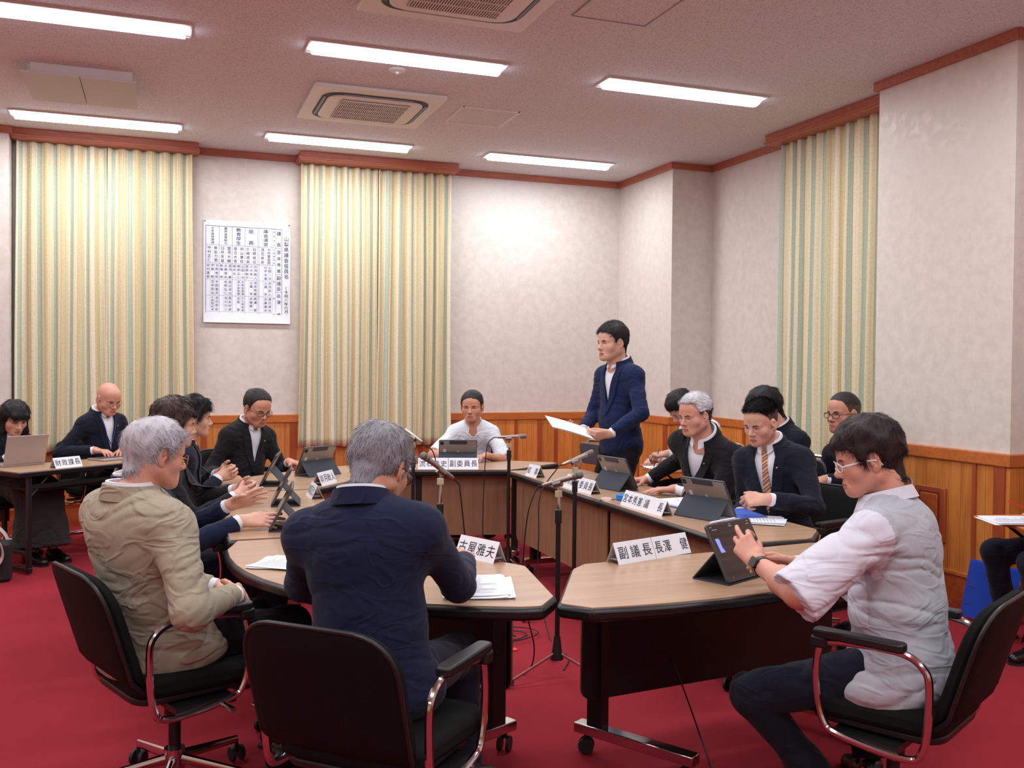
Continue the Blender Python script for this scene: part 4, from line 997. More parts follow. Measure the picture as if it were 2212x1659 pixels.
def relax(V, F, it=1, lam=.5):
    for _ in range(it):
        S = np.zeros_like(V); C = np.zeros(len(V))
        for k in range(4):
            np.add.at(S, F[:, k], V[F[:, (k + 1) % 4]]); np.add.at(C, F[:, k], 1)
        V = V * (1 - lam) + lam * S / np.maximum(C, 1)[:, None]
    return V

# ------------------------------------------------------------------ skin, cloth, hair materials
def skin(name, col, red=(176, 96, 80)):
    if name in MATS: return MATS[name]
    s = NT(name); v = s.coord(); a = s.noise(v, 22, 3); c = np.array(lin(col)[:3])
    s.l(s.ramp(a, [(0.3, tuple(c * np.array([.92, .84, .82])) + (1,)), (0.7, tuple(c) + (1,))]), s.b.inputs['Base Color'])
    s.b.inputs['Roughness'].default_value = .48; s.b.inputs['Subsurface Weight'].default_value = .12
    s.b.inputs['Subsurface Radius'].default_value = (.012, .005, .003); s.bump(s.noise(v, 260, 2), .08, .002); return s.m
SK1 = skin('skin_light', (216, 168, 146)); SK2 = skin('skin_tan', (204, 148, 122)); SK3 = skin('skin_ruddy', (214, 156, 134))
LIP = skin('lip_skin', (176, 104, 94)); EYEW = pbr('eye_white', (226, 218, 212), .25); IRIS = pbr('eye_dark', (26, 18, 14), .15)
HB = pbr('hair_black', (22, 19, 19), .55, var=.3, vscale=60, spec=.35, bump=.8, bscale=240); HB2 = pbr('hair_black_soft', (40, 34, 33), .55, spec=.35, bump=.8, bscale=240)
HBR = pbr('hair_dark_brown', (42, 30, 28), .55, spec=.35, bump=.8, bscale=240); HBR2 = pbr('hair_brown', (72, 54, 50), .55, spec=.35, bump=.8, bscale=240)
HG1 = pbr('hair_dark_grey', (74, 74, 80), .5, spec=.35, bump=.8, bscale=240); HG2 = pbr('hair_grey', (132, 132, 138), .5, spec=.35, bump=.8, bscale=240); HG3 = pbr('hair_silver', (190, 188, 194), .5, spec=.35, bump=.8, bscale=240); HG4 = pbr('hair_white', (222, 220, 224), .5, spec=.35, bump=.8, bscale=240)
SHIRT = pbr('white_shirt', (232, 234, 242), .8, bump=.1, bscale=600); SOCK = pbr('black_sock', (20, 20, 22), .9); SHOE = pbr('black_leather', (16, 15, 16), .25)
def cloth(name, col, rough=.9, var=.08, wr=.3):
    s = NT(name); c = lin(col); v = s.coord(); s.b.inputs['Roughness'].default_value = rough; s.b.inputs['Specular IOR Level'].default_value = .2
    f = s.noise(v, 90, 3); s.l(s.ramp(f, [(0.3, tuple(x * (1 - var) for x in c[:3]) + (1,)), (0.7, tuple(min(1, x * (1 + var)) for x in c[:3]) + (1,))]), s.b.inputs['Base Color'])
    s.b.inputs['Sheen Weight'].default_value = .08
    wn = s.n('ShaderNodeTexNoise'); wn.inputs['Scale'].default_value = 5.5; wn.inputs['Detail'].default_value = 1.5; wn.inputs['Distortion'].default_value = 1.2
    s.l(s.coord((1, 1, 2.2)), wn.inputs['Vector'])
    m1 = s.n('ShaderNodeMath', operation='SUBTRACT'); s.l(wn.outputs['Fac'], m1.inputs[0]); m1.inputs[1].default_value = .5
    m2 = s.n('ShaderNodeMath', operation='ABSOLUTE'); s.l(m1.outputs[0], m2.inputs[0])
    r_ = s.n('ShaderNodeMapRange'); s.l(m2.outputs[0], r_.inputs[0]); r_.inputs[1].default_value = 0; r_.inputs[2].default_value = .09; r_.inputs[3].default_value = 1; r_.inputs[4].default_value = 0; r_.interpolation_type = 'SMOOTHSTEP'
    b1 = s.n('ShaderNodeBump'); b1.inputs['Strength'].default_value = wr; b1.inputs['Distance'].default_value = .010; s.l(r_.outputs[0], b1.inputs['Height'])
    b2 = s.n('ShaderNodeBump'); b2.inputs['Strength'].default_value = .3; b2.inputs['Distance'].default_value = .0015; s.l(s.noise(v, 900, 1), b2.inputs['Height'])
    s.l(b1.outputs[0], b2.inputs['Normal']); s.l(b2.outputs[0], s.b.inputs['Normal']); return s.m
GOLD = pbr('gold_metal', (212, 172, 90), .25, 1.0); GLS = None
def glass_mat():
    s = NT('lens_glass'); s.b.inputs['Transmission Weight'].default_value = 1.0; s.b.inputs['Roughness'].default_value = .02; s.b.inputs['IOR'].default_value = 1.08; s.b.inputs['Alpha'].default_value = .25; return s.m
GLS = glass_mat()

# ------------------------------------------------------------------ head
def head_mesh(res, fat=0.0, age=0.0, lid=.5, mouth=0.0):
    """local frame: x right, y forward, z up. returns V,F,matidx"""
    f = Field((-.105, -.125, -.235), (.105, .135, .14), res)
    f.ell((0, -.014, .034), (.077, .097, .089), k=0)
    f.ell((0, .030, -.022), (.062 + fat * .4, .058, .084), k=.03)
    for s in (-1, 1):
        f.cap((s * .052, -.005, -.052), (s * (.018 + fat * .5), .060, -.092), .022 + fat, .020 + fat * .5, k=.028)
        f.ell((s * .042, .050, -.030), (.024 + fat, .024, .026), k=.022)
    f.ell((0, .071, -.096), (.022, .018, .017), k=.02)
    f.ell((0, .070, -.066), (.030, .021, .026), k=.018)
    f.ell((0, .045, .045), (.055, .042, .045), k=.03)
    for s in (-1, 1):
        f.cap((s * .044, .068, .014), (s * .014, .083, .012), .008, .008, k=.016)
        f.ell((s * .031, .098, -.004), (.019, .019, .013), k=.012, op='cut')
    f.cap((0, .082, .004), (0, .103, -.032), .0075, .0105, k=.014); f.ell((0, .101, -.035), (.011, .011, .009), k=.008)
    for s in (-1, 1):
        f.ell((s * .0125, .091, -.039), (.0085, .0095, .0075), k=.007)
        f.ell((s * .007, .098, -.047), (.004, .005, .004), k=.003, op='cut')
    up = .009 - .006 * lid
    for s in (-1, 1):   # eyelids
        f.ell((s * .031, .0685, -.003), (.0172, .0150, .0132), k=.004)
        f.ell((s * .031, .0885, -.0065 + up * .25), (.0148, .0100, .0026 + up * .5), k=.001, op='cut')
        f.cap((s * .040, -.0 + .068, -.017), (s * .020, .078, -.022), .004, .004, k=.012)
    f.cap((-.021, .0805, -.0695), (0, .0885, -.0665), .0045, .0058, k=.006); f.cap((.021, .0805, -.0695), (0, .0885, -.0665), .0045, .0058, k=.006)
    f.cap((-.017, .0805, -.0765), (.0, .0875, -.0785), .0045, .0062, k=.006); f.cap((.017, .0805, -.0765), (.0, .0875, -.0785), .0045, .0062, k=.006)
    f.cap((-.023, .086, -.0715), (0, .096, -.0725 ), .0018 + mouth, .002 + mouth, k=.002, op='cut'); f.cap((.023, .086, -.0715), (0, .096, -.0725), .0018 + mouth, .002 + mouth, k=.002, op='cut')
    f.cap((0, .098, -.052), (0, .094, -.06), .0025, .0025, k=.006, op='cut')
    if age > 0:
        for s in (-1, 1): f.cap((s * .022, .092, -.040), (s * .034, .078, -.070), .002 + .002 * age, .002, k=.008, op='cut')
    # ears
    for s in (-1, 1):
        R = np.array([[math.cos(s * .35), -math.sin(s * .35), 0], [math.sin(s * .35), math.cos(s * .35), 0], [0, 0, 1.]])
        R = R @ np.array([[1, 0, 0], [0, math.cos(.15), math.sin(.15)], [0, -math.sin(.15), math.cos(.15)]])
        f.ell((s * .081, -.008, -.004), (.0085, .0175, .031), R, k=.006)
        f.ell((s * .0795, -.004, -.031), (.006, .009, .010), R, k=.006)
        f.ell((s * .0895, -.004, .000), (.007, .0105, .020), R, k=.004, op='cut')
        f.ell((s * .0835, .003, -.008), (.004, .005, .007), R, k=.004)
    f.cap((0, -.028, -.05), (0, -.045, -.24), .054 + fat * .8, .060 + fat * .8, k=.022)
    V, F = f.mesh()
    # trim the open neck bottom
    m = np.zeros(len(F), int); C = V[F].mean(1)
    lipm = (np.abs(C[:, 0]) < .023) & (C[:, 1] > .080) & (C[:, 2] > -.0845 + .15 * np.abs(C[:, 0])) & (C[:, 2] < -.0605 - .3 * np.abs(C[:, 0]))
    m[lipm] = 1
    return V, F, m
def eyeballs(mb, lid, gaze=(0, 0), mats=(2, 3)):
    for s in (-1, 1):
        c = np.array([s * .031, .0695, -.0035])
        R = frame((math.sin(gaze[0]), math.cos(gaze[0]), gaze[1]))
        mb.ell(c, (.0142, .0132, .0125), mat=mats[0])
        g = nrm((math.sin(gaze[0]), math.cos(gaze[0]), gaze[1]))
        mb.ell(c + g * .0084, (.0064, .0064, .0054), R, mat=mats[1], nu=12, nv=8)

# ------------------------------------------------------------------ hair
def hair_mesh(res, line, top, side, style, seed, crown=None):
    """line: hairline heights; returns V,F in head frame"""
    f = Field((-.125, -.15, -.30 if style == 'long' else -.13), (.125, .135, .175), res)
    sl, P = f.sub(f.lo, f.lo + f.res * f.n); x, y, z = P[..., 0], P[..., 1], P[..., 2]
    t = np.clip((z - .02) / .09, 0, 1); t = t * t * (3 - 2 * t); th = side + (top - side) * t
    lowt = np.clip((z + .06) / .06, 0, 1); th = th * (.35 + .65 * lowt)
    v = P - np.array([0, -.014, .034], np.float32); r = np.array([.077, .097, .089], np.float32)
    rr = r + 0; k0 = np.sqrt(((v / rr) ** 2).sum(-1)); k1 = np.sqrt(((v / rr ** 2) ** 2).sum(-1)) + 1e-6
    d = k0 * (k0 - 1) / k1 - th
    # back of the neck
    if style != 'long':
        f.D[sl] = d
        if side > .004: f.cap((0, -.062, -.035), (0, -.066, -.075), .044, .038, k=.02)
        d = f.D[sl].copy()
    n = vnoise(P * np.array([70, 45, 30], np.float32) + seed) - .5; n2 = vnoise(P * np.array([22, 22, 18], np.float32) + seed * 3) - .5
    amp = min(.010, top * .35); d = d - n * amp * .7 - n2 * amp * 1.3
    zl = np.interp(y, line[0], line[1]).astype(np.float32)
    cut = (zl - z) * .8 + n * .012 + (vnoise(P * np.array([160, 160, 60], np.float32)) - .5) * .010
    d = np.maximum(d, cut)
    earx = np.sqrt(((y + .006) / .024) ** 2 + ((z + .004) / .036) ** 2) - 1
    if style != 'long': d = np.maximum(d, np.where(np.abs(x) > .06, -earx * .02, -1))
    if crown is not None:
        c = np.sqrt((x / crown[2]) ** 2 + ((y - crown[0]) / crown[3]) ** 2 + ((z - crown[1]) / .06) ** 2) - 1; d = np.maximum(d, -c * .03 + n * .01)
    f.D[sl] = d
    if style == 'long':
        for s in (-1, 1):
            f.cap((s * .055, -.02, .04), (s * .078, .0, -.10), .042, .034, k=.02); f.cap((s * .078, 0, -.10), (s * .088, .035, -.24), .034, .022, k=.02)
        f.cap((0, -.06, 0), (0, -.075, -.2), .065, .06, k=.03)
        f.cap((-.04, .075, .055), (.04, .075, .055), .022, .022, k=.02); f.cap((-.04, .088, .038), (.045, .088, .034), .010, .010, k=.01)
        f.ell((0, .10, -.06), (.052, .09, .088), k=.012, op='cut')
    V, F = f.mesh()
    return relax(V, F, 1, .4), F
LINES = {'normal': ([-.12, -.07, -.035, -.012, .012, .032, .052, .075, .1], [-.085, -.075, -.055, -.03, -.028, .022, .052, .072, .078]),
         'low': ([-.12, -.07, -.035, -.012, .012, .03, .05, .075, .1], [-.095, -.085, -.06, -.03, -.035, -.005, .03, .048, .052]),
         'high': ([-.12, -.07, -.035, -.012, .012, .03, .05, .075, .1], [-.08, -.07, -.05, -.02, -.015, .04, .085, .092, .098]),
         'bald': ([-.12, -.09, -.05, -.012, .012, .03, .1], [-.05, -.03, .0, .02, .03, .2, .2])}
def strands(V, F, n, L, rad_, flow, seed, lift=.25, mats=(0,), droop=.4, cond=None, jit=.16):
    rnd = np.random.RandomState(seed); N = vnormals(V, F)
    A = np.linalg.norm(np.cross(V[F[:, 2]] - V[F[:, 0]], V[F[:, 3]] - V[F[:, 1]]), axis=1)
    C = V[F].mean(1)
    if cond is not None: A = A * cond(C)
    pick = rnd.choice(len(F), n, p=A / A.sum()); w = rnd.dirichlet([1, 1, 1, 1], n)
    P = (V[F[pick]] * w[:, :, None]).sum(1); Nn = N[F[pick, 0]]
    T = flow(P) + rnd.normal(0, jit, (n, 3)); T = T - Nn * (T * Nn).sum(1, keepdims=True); T = T / (np.linalg.norm(T, axis=1, keepdims=True) + 1e-9)
    B = np.cross(Nn, T); l = L * rnd.uniform(.6, 1.2, n)[:, None]; lf = lift * rnd.uniform(.3, 1.2, n)[:, None]
    K = 4; rings = []
    for k in range(K):
        t = k / (K - 1); c = P - Nn * .002 + T * l * t + Nn * l * (lf * t - droop * lf * t * t * 1.6) ; r = rad_ * (1 - t * .85)
        for a in range(3):
            an = 2 * math.pi * a / 3; rings.append(c + (B * math.cos(an) + Nn * math.sin(an)) * r)
    R = np.stack(rings, 1).reshape(n, K, 3, 3); VV = R.reshape(-1, 3); base = np.arange(n)[:, None] * (K * 3); FF = []
    for k in range(K - 1):
        for a in range(3):
            FF.append(base + np.array([[k * 3 + a, k * 3 + (a + 1) % 3, (k + 1) * 3 + (a + 1) % 3, (k + 1) * 3 + a]]))
    FF = np.concatenate(FF, 0) if False else np.stack(FF, 1).reshape(-1, 4)
    mi = np.repeat(rnd.choice(mats, n), (K - 1) * 3)
    return VV, FF, mi

# ------------------------------------------------------------------ hand
FL = [(.036, .024, .019), (.041, .027, .020), (.038, .025, .020), (.030, .019, .017)]
KN = [(.086, .030), (.091, .010), (.087, -.010), (.078, -.028)]
def hand_prims(f, W, h, n, left, curl, spread=0.06, thumb=(.75, .55, .25), tcurl=.3, scale=1.0):
    """W wrist, h towards the fingers, n palm normal; curl: per finger tuples of 3 bends"""
    h = nrm(h); n = nrm(np.array(n) - h * (np.array(n) @ h)); s = np.cross(h, n) * (-1 if left else 1)  # thumb side
    S = scale; W = np.array(W, float)
    tips = []
    for i in range(4):
        kx, ks = KN[i]; K = W + (h * kx + s * ks - n * .002) * S
        f.cap(W + (s * ks * .55 + h * .004) * S, K, .0135 * S, .0118 * S, k=.014, squash=None)
        c = curl[i] if isinstance(curl[0], (tuple, list)) else curl; d = nrm(h + s * spread * (1.5 - i)); p = K; a = 0
        for j in range(3):
            a += c[j]; dd = d * math.cos(a) + n * math.sin(a); q = p + dd * FL[i][j] * S
            r0 = (.0098, .0088, .0078)[j] * (1 if i < 3 else .88) * S; r1 = (.0088, .0078, .0066)[j] * (1 if i < 3 else .88) * S
            f.cap(p, q, r0, r1, k=.0025 if j else .006); p = q
        tips.append(p)
    f.ell(W + (h * .05 + n * .004) * S, (.040 * S, .030 * S, .0125 * S), np.column_stack([h, s, n]), k=.012)
    T0 = W + (h * .02 + s * .022 + n * .004) * S; d = nrm(s * thumb[0] + h * thumb[1] + n * thumb[2]); p = T0 + d * .040 * S
    f.cap(T0, p, .0155 * S, .0118 * S, k=.012)
    d2 = nrm(d + h * tcurl + n * tcurl * .4 - s * tcurl * .5); q = p + d2 * .032 * S; f.cap(p, q, .0112 * S, .0098 * S, k=.004)
    d3 = nrm(d2 + h * tcurl * .5 + n * tcurl * .3 - s * tcurl * .4); f.cap(q, q + d3 * .026 * S, .0098 * S, .0075 * S, k=.003)
    return tips, s
CURL = {'flat': [(.12, .15, .1)] * 4, 'relax': [(.35, .45, .3), (.4, .5, .3), (.45, .5, .3), (.45, .5, .3)], 'clasp': [(.75, 1.0, .5)] * 4,
        'fist': [(1.2, 1.3, .7)] * 4, 'pen': [(.75, .9, .35), (.85, 1.1, .5), (1.1, 1.3, .6), (1.2, 1.3, .6)], 'hold': [(.55, .6, .4), (.6, .7, .4), (.7, .7, .4), (.75, .8, .4)],
        'tap': [(.5, .75, .35), (.1, .35, .2), (.3, .5, .3), (.75, .9, .4)], 'open': [(-.05, .12, .1), (.05, .12, .1), (.1, .15, .1), (.15, .15, .1)]}

def ik(A, T, l1, l2, hint):
    A, T = np.array(A, float), np.array(T, float); v = T - A; d = np.linalg.norm(v)
    if d > (l1 + l2) * .995:
        if d > (l1 + l2) * 1.12: print('REACH', round(d / (l1 + l2), 2), A.round(2), T.round(2))
        k = d / ((l1 + l2) * .995); l1 *= k; l2 *= k
    e = v / d; a = (l1 * l1 - l2 * l2 + d * d) / (2 * d); hh = math.sqrt(max(0, l1 * l1 - a * a)); h = np.array(hint, float); h = h - e * (h @ e); h = nrm(h)
    return A + e * a + h * hh
def grid_drape(bvh, N, r, u, fw, rows, ncol, off, thick, dist=.45):
    """rows: list of (t, s0, s1): points along r,u around N, projected on the cloth from the front"""
    V = []; ok = True
    for t, s0, s1 in rows:
        for k in range(ncol):
            s = s0 + (s1 - s0) * k / (ncol - 1); o = N + r * s + u * t + fw * dist
            hit, nn, _, _ = bvh.ray_cast(Vector(o), Vector(-fw), dist + .15)
            if hit is None: hit = Vector(N + r * s + u * t + fw * .03)
            V.append(np.array(hit))
    V = np.array(V); m = len(rows)
    # smooth along the rows to bridge folds
    G = V.reshape(m, ncol, 3)
    for _ in range(2): G[1:-1] = (G[:-2] + 2 * G[1:-1] + G[2:]) / 4
    G = G + fw * off; B = G + fw * thick; A = G - fw * .004
    VV = np.concatenate([B.reshape(-1, 3), A.reshape(-1, 3)]); i, j = np.meshgrid(np.arange(m - 1), np.arange(ncol - 1), indexing='ij'); i = i.ravel(); j = j.ravel(); n = m * ncol
    q = np.column_stack([i * ncol + j, (i + 1) * ncol + j, (i + 1) * ncol + j + 1, i * ncol + j + 1]); F = [q, q[:, ::-1] + n]
    bd = [k for k in range(ncol)] + [k * ncol + ncol - 1 for k in range(1, m)] + [(m - 1) * ncol + k for k in range(ncol - 2, -1, -1)] + [k * ncol for k in range(m - 2, 0, -1)]
    bd = np.array(bd); bn = np.roll(bd, -1); F.append(np.column_stack([bd, bn, bn + n, bd + n]))
    return VV, F
def collar_band(mb, N, r, u, fw, rad_in, h_back, h_front, a0, fall=.03, flare=.016, mat=0, tilt=0.0):
    """band around the neck, open in front between -a0..a0 (radians from the front)"""
    n = 30; A = np.linspace(a0, 2 * math.pi - a0, n); rings = []
    for a in A:
        k = (1 - math.cos(a)) / 2; d = fw * math.cos(a) * 1.05 + r * math.sin(a)
        hh = h_front + (h_back - h_front) * k; base = N + d * rad_in + u * (-.012 + tilt * (1 - k)); top = N + d * (rad_in - .003) + u * hh
        o1 = top + d * .006 + u * .002; pt = max(0, 1 - (min(a, 2 * math.pi - a) - a0) / .55); lo = top + d * (flare + .004 + .008 * pt) - u * fall * (1.0 + pt * .55)
        li = lo - d * .004; ti = top + d * .002 - u * .006
        rings.append([base - d * .003, top - d * .003, o1, lo, li, base + d * .002])
    V = np.array(rings).reshape(-1, 3); m = 6; i, j = np.meshgrid(np.arange(n - 1), np.arange(m), indexing='ij'); i = i.ravel(); j = j.ravel()
    F = np.column_stack([i * m + j, i * m + (j + 1) % m, (i + 1) * m + (j + 1) % m, (i + 1) * m + j])
    mb.add(V, [F, np.array([[0, 1, 2, 3, 4, 5]]), np.array([[5, 4, 3, 2, 1, 0]]) + (n - 1) * m], mat)

def person(label, pelvis, head, phi, hphi, hpitch=0., hroll=0., skinm=SK1, hair=None, jacket=None, jcol=None, pants=None, shirt='v', res=1.0, hands=None, feet=None, elbow=None,
           fat=0.0, glasses=None, age=0.0, lid=.5, bulk=1.0, stand=False, tie=None, vlen=.30, hs=1.03, watch=None, sleeve='long', short=False, lanyard=False, skirt=False,
           knees=None, shw=.172, gaze=(0, 0), seed=1, mouth=0.0, pins=0, wrk=1.0, shoecol=None, hem=0.0, slv=.9, nback=.045, vw=.066, nup=0.0, hwide=1.05, neckfwd=.045):
    P = np.array(pelvis, float); H = np.array(head, float); a = rad(phi); fb = np.array([math.cos(a), math.sin(a), 0])
    ha = rad(hphi); hf = nrm([math.cos(ha) * math.cos(rad(hpitch)), math.sin(ha) * math.cos(rad(hpitch)), -math.sin(rad(hpitch))])
    hr = nrm(np.cross(hf, [0, 0, 1])); hu = np.cross(hr, hf)
    if hroll: c_, s_ = math.cos(rad(hroll)), math.sin(rad(hroll)); hr, hu = hr * c_ + hu * s_, hu * c_ - hr * s_
    HR = np.column_stack([hr * hwide, hf, hu]) * hs
    N = H - hu * .118 * hs - hf * nback - np.array([0, 0, .022 - nup]) - fb * neckfwd * .3    # base of the neck
    up = nrm(N - P); r = nrm(np.cross(fb, up)); fw = np.cross(up, r); TL = np.linalg.norm(N - P)
    root = thing('person', label, 'person', (P[0], P[1], 0 if stand else P[2] - .1))
    O = np.array([P[0], P[1], 0 if stand else P[2] - .1])
    M = P + (N - P) * .5 - fw * .02 * (0 if stand else 1); Cst = P + (N - P) * .74 - fw * .01
    S = {s: N - up * .088 + r * s * shw * bulk + fw * .0 for s in (-1, 1)}
    RT = np.column_stack([r, fw, up])
    # joints
    hands = hands or {}; feet = feet or {}; elbow = elbow or {}; knees = knees or {}
    hip = {s: P + r * s * .095 + np.array([0, 0, -.015]) for s in (-1, 1)}
    foot = {}; knee = {}
    for s in (-1, 1):
        if s in feet: ft, fdir = np.array(feet[s][:3], float), rad(feet[s][3])
        else: ft = np.array([P[0], P[1], .085]) + fb * (.42 if not stand else .02) + r * s * (.13 if not stand else .1); ft[2] = .085; fdir = a
        foot[s] = (ft, fdir)
        knee[s] = ik(hip[s], ft, .44, .42, knees.get(s, (fb[0] * .5, fb[1] * .5, 1.0) if not stand else (fb[0], fb[1], 0)))
    el = {}; wr = {}; hd = {}
    for s in (-1, 1):
        hh = hands.get(s)
        if hh is None: hh = dict(w=knee[s] * .35 + hip[s] * .65 + np.array([0, 0, .12]) + fb * .03 - r * s * .03, h=fb * .8 - r * s * .5, n=(0, 0, -1), c='relax')
        wr[s] = np.array(hh['w'], float); el[s] = ik(S[s], wr[s], .285, .255, elbow.get(s, -fw * .4 + r * s * .5 + np.array([0, 0, -1.]))); hd[s] = hh
    j = .013 if jacket else .006
    # ---------------- top garment
    tres = (.0055 if res < .8 else .0075) if res < 1.2 else .0105
    allp = [P - up * .12, N + up * .03, S[-1], S[1], el[-1], el[1], wr[-1], wr[1]]
    lo, hi = bounds(allp, .2)
    b = bulk
    def trunk(f, j, low=True):
        f.ell(P + up * .01, ((.172 + j) * b, (.128 + j) * b, .115 + j), RT, k=0)
        f.ell(P + (M - P) * .62 + fw * .012, ((.160 + j) * b, (.122 + j) * b, .15 + j), RT, k=.05)
        f.ell(P + (Cst - P) * .85, ((.165 + j) * b, (.112 + j) * b, .15 + j), RT, k=.05)
        f.ell(Cst + (N - Cst) * .22, ((.150 + j) * b, (.098 + j) * b, .09 + j), RT, k=.05)
        f.cap(S[-1] + r * .03 * b, S[1] - r * .03 * b, (.046 + j), k=.06); f.ell(Cst + up * .02 - fw * .014, ((.155 + j) * b, .086 + j, .12 + j), RT, k=.05)
        for s in (-1, 1): f.cap(N + r * s * .028 - up * .034, S[s] + up * .000, .042 + j * .6, .046 + j * .6, k=.05)
    f = Field(lo, hi, tres); trunk(f, j)
    if jacket and not stand: f.ell(P - up * .05 - fw * .02, (.190 * b, .170 * b, .07), RT, k=.05)
    if jacket and stand: f.cap(P - np.array([0, 0, .06]), P + np.array([0, 0, .1]), .15, .14, k=.04, flat=True, squash=(fw, .78))
    if hem: f.ell(P - up * hem * .5 + fw * .035, (.205 * b, .160 * b, .075 + hem * .35), RT, k=.04)
    for s in (-1, 1):
        if short:
            e_ = S[s] + (el[s] - S[s]) * slv; d_ = nrm(el[s] - S[s]); f.cap(S[s] - d_ * .0, e_, .056 * b, .080 * b, k=.05, flat=False)
            f.cap(e_ - d_ * .0, e_ + d_ * .1, .12, .12, k=.004, op='cut', flat=True)
        else:
            f.cap(S[s], el[s], (.054 + j * .5) * b, (.046 + j * .6) * b, k=.055)
            w_ = wr[s] + nrm(el[s] - wr[s]) * .020
            f.cap(el[s], el[s] * .5 + w_ * .5, (.046 + j * .6) * b, .040 + j * .6, k=.02); f.cap(el[s] * .55 + w_ * .45, w_, .041 + j * .6, .033 + j * .6, k=.01, flat=True)
    # folds
    sl, Q = f.sub(lo, hi); Q2 = (Q - P.astype(np.float32)) @ RT.astype(np.float32)
    near = np.abs(f.D[sl]) < .05
    q = Q2[near]; wv = q + np.column_stack([vnoise(q * 7 + seed), vnoise(q * 7 + 9 + seed), vnoise(q * 7 + 17 + seed)]) * .10
    n1 = vnoise(wv * np.array([5, 5, 22]) + seed); n1 = 1 - np.abs(2 * n1 - 1); n2 = vnoise(wv * np.array([14, 14, 9]) + seed * 2); n2 = 1 - np.abs(2 * n2 - 1)
    dd = (n1 ** 4 * .006 + n2 ** 6 * .003 - .002) * wrk
    for s in (-1, 1):  # crease rings at the elbows and arm pits
        for c_, rr_, am in (() if short else ((el[s], .085, .004),)):
            ax_ = nrm(wr[s] - S[s]); de = (Q[near] - c_.astype(np.float32)); dl = np.linalg.norm(de, axis=1); ph = de @ ax_.astype(np.float32)
            dd = dd + am * wrk * np.sin(ph * 210 + 3 * vnoise(q * 12)) * np.clip(1 - dl / rr_, 0, 1)
    T_ = f.D[sl]; T_[near] += dd.astype(np.float32); f.D[sl] = T_
    if jacket:
        V0, F0 = f.mesh(); bvh = BVHTree.FromPolygons([tuple(v) for v in V0], [tuple(x) for x in F0])
        sl, Q = f.sub(lo, hi); QN = (Q - N.astype(np.float32)) @ RT.astype(np.float32); w_ = vw * np.clip(1 + np.minimum(QN[..., 2], 0) / vlen, -.2, 1) 
        dw = np.maximum(np.abs(QN[..., 0]) - w_, -(QN[..., 1] + .005)); dw = np.maximum(dw, -QN[..., 2] - vlen); f.D[sl] = np.maximum(f.D[sl], -dw)
    f.cap(N - up * (.02 if jacket else .008) + fw * (.008 if jacket else .016), N + up * .2, .066 + fat * .8 if jacket else .061 + fat * .8, .12, k=.006, op='cut')
    V, F = f.mesh(); V = relax(V, F, 1, .35)
    if not jacket: bvh = BVHTree.FromPolygons([tuple(v) for v in V], [tuple(x) for x in F])
    mi = np.zeros(len(F), int); mats = [jcol]
    if short and jacket is None and isinstance(jcol, tuple):
        C = V[F].mean(1); c2 = (C - Cst) @ RT; mi[(c2[:, 1] > .05) & (c2[:, 2] > -.24)] = 1; mats = list(jcol)
        for s in (-1, 1):
            d_ = el[s] - S[s]; tt = ((C - S[s]) @ d_) / (d_ @ d_); ds = np.linalg.norm(C - S[s] - np.clip(tt, 0, 1.3)[:, None] * d_, axis=1); mi[(ds < .105 * b) & (((C - S[s]) @ r) * s + tt * .10 > .012) & (tt > -.25)] = 1
    me = fast_mesh('jacket' if jacket else 'shirt', V - O, [F], [mi], mats, True, 0); o = bpy.data.objects.new('jacket' if jacket else 'shirt', me); COL.objects.link(o); o.parent = root; top_ob = o
    def mk(mb, name, mat, par=None, **kw):
        x = mb.build(name, mat, par or root, loc=O, **kw); return x
    # ---------------- shirt front, collar, lapels, cuffs
    NB = N + up * .012
    if jacket:
        f = Field(*bounds([Cst - up * .28, N + up * .04, S[-1], S[1]], .12), .006); trunk(f, j - .011)
        f.cap(N - up * .004 + fw * .016, N + up * .2 + fw * .03, .057 + fat * .8, .10, k=.006, op='cut'); f.ell(N + fw * .074 + up * .012, (.011, .035, .026), RT, k=.006, op='cut')
        f.ell(P - up * .1, (.3, .3, .2), RT, k=.002, op='cut')
        V, F = f.mesh(); mb = MB(); mb.add(relax(V, F, 1, .3), F)
        collar_band(mb, NB + up * .004, r, up, fw, .063 + fat * .8, .044, .006, .2, .036, .014)
        mk(mb, 'shirt', SHIRT)
        for s in (-1, 1):
            mb = MB(); d_ = nrm(wr[s] - el[s]); mb.cyl(wr[s] - d_ * .05, wr[s] - d_ * .002, .0345, .0325, 20); mk(mb, 'shirt_cuff', SHIRT)
        mb = MB()
        for s in (-1, 1):
            rows = []
            for k in range(16):
                q_ = k / 15; t_ = .004 - (vlen + .03) * q_; ie = s * (vw * min(1, max(0, 1 + t_ / vlen)) - .003); wd = .048 * math.sin(math.pi * min(1, .25 + q_ * .72)) ** .6
                if .26 < q_ < .33: wd *= .72
                rows.append((t_, ie - s * .004, ie + s * wd))
            VV, FF = grid_drape(bvh, N, r, up, fw, rows, 6, .007, .003); mb.add(VV, FF)
        collar_band(mb, NB + up * .008, r, up, fw, .074 + fat * .8, .034, -.012, .62, .044, .020)
        mk(mb, 'lapels', jcol)
        mb = MB()
        for t_ in (vlen + .02, vlen + .11):
            hit, nn, _, _ = bvh.ray_cast(Vector(N + r * .008 - up * t_ + fw * .4), Vector(-fw), .6)
            if hit: mb.ell(np.array(hit) + fw * .003, (.008, .008, .003), RT @ np.array([[1, 0, 0], [0, 0, 1], [0, 1, 0]]), nu=10, nv=6)
        if mb.n: mk(mb, 'buttons', PLAST)
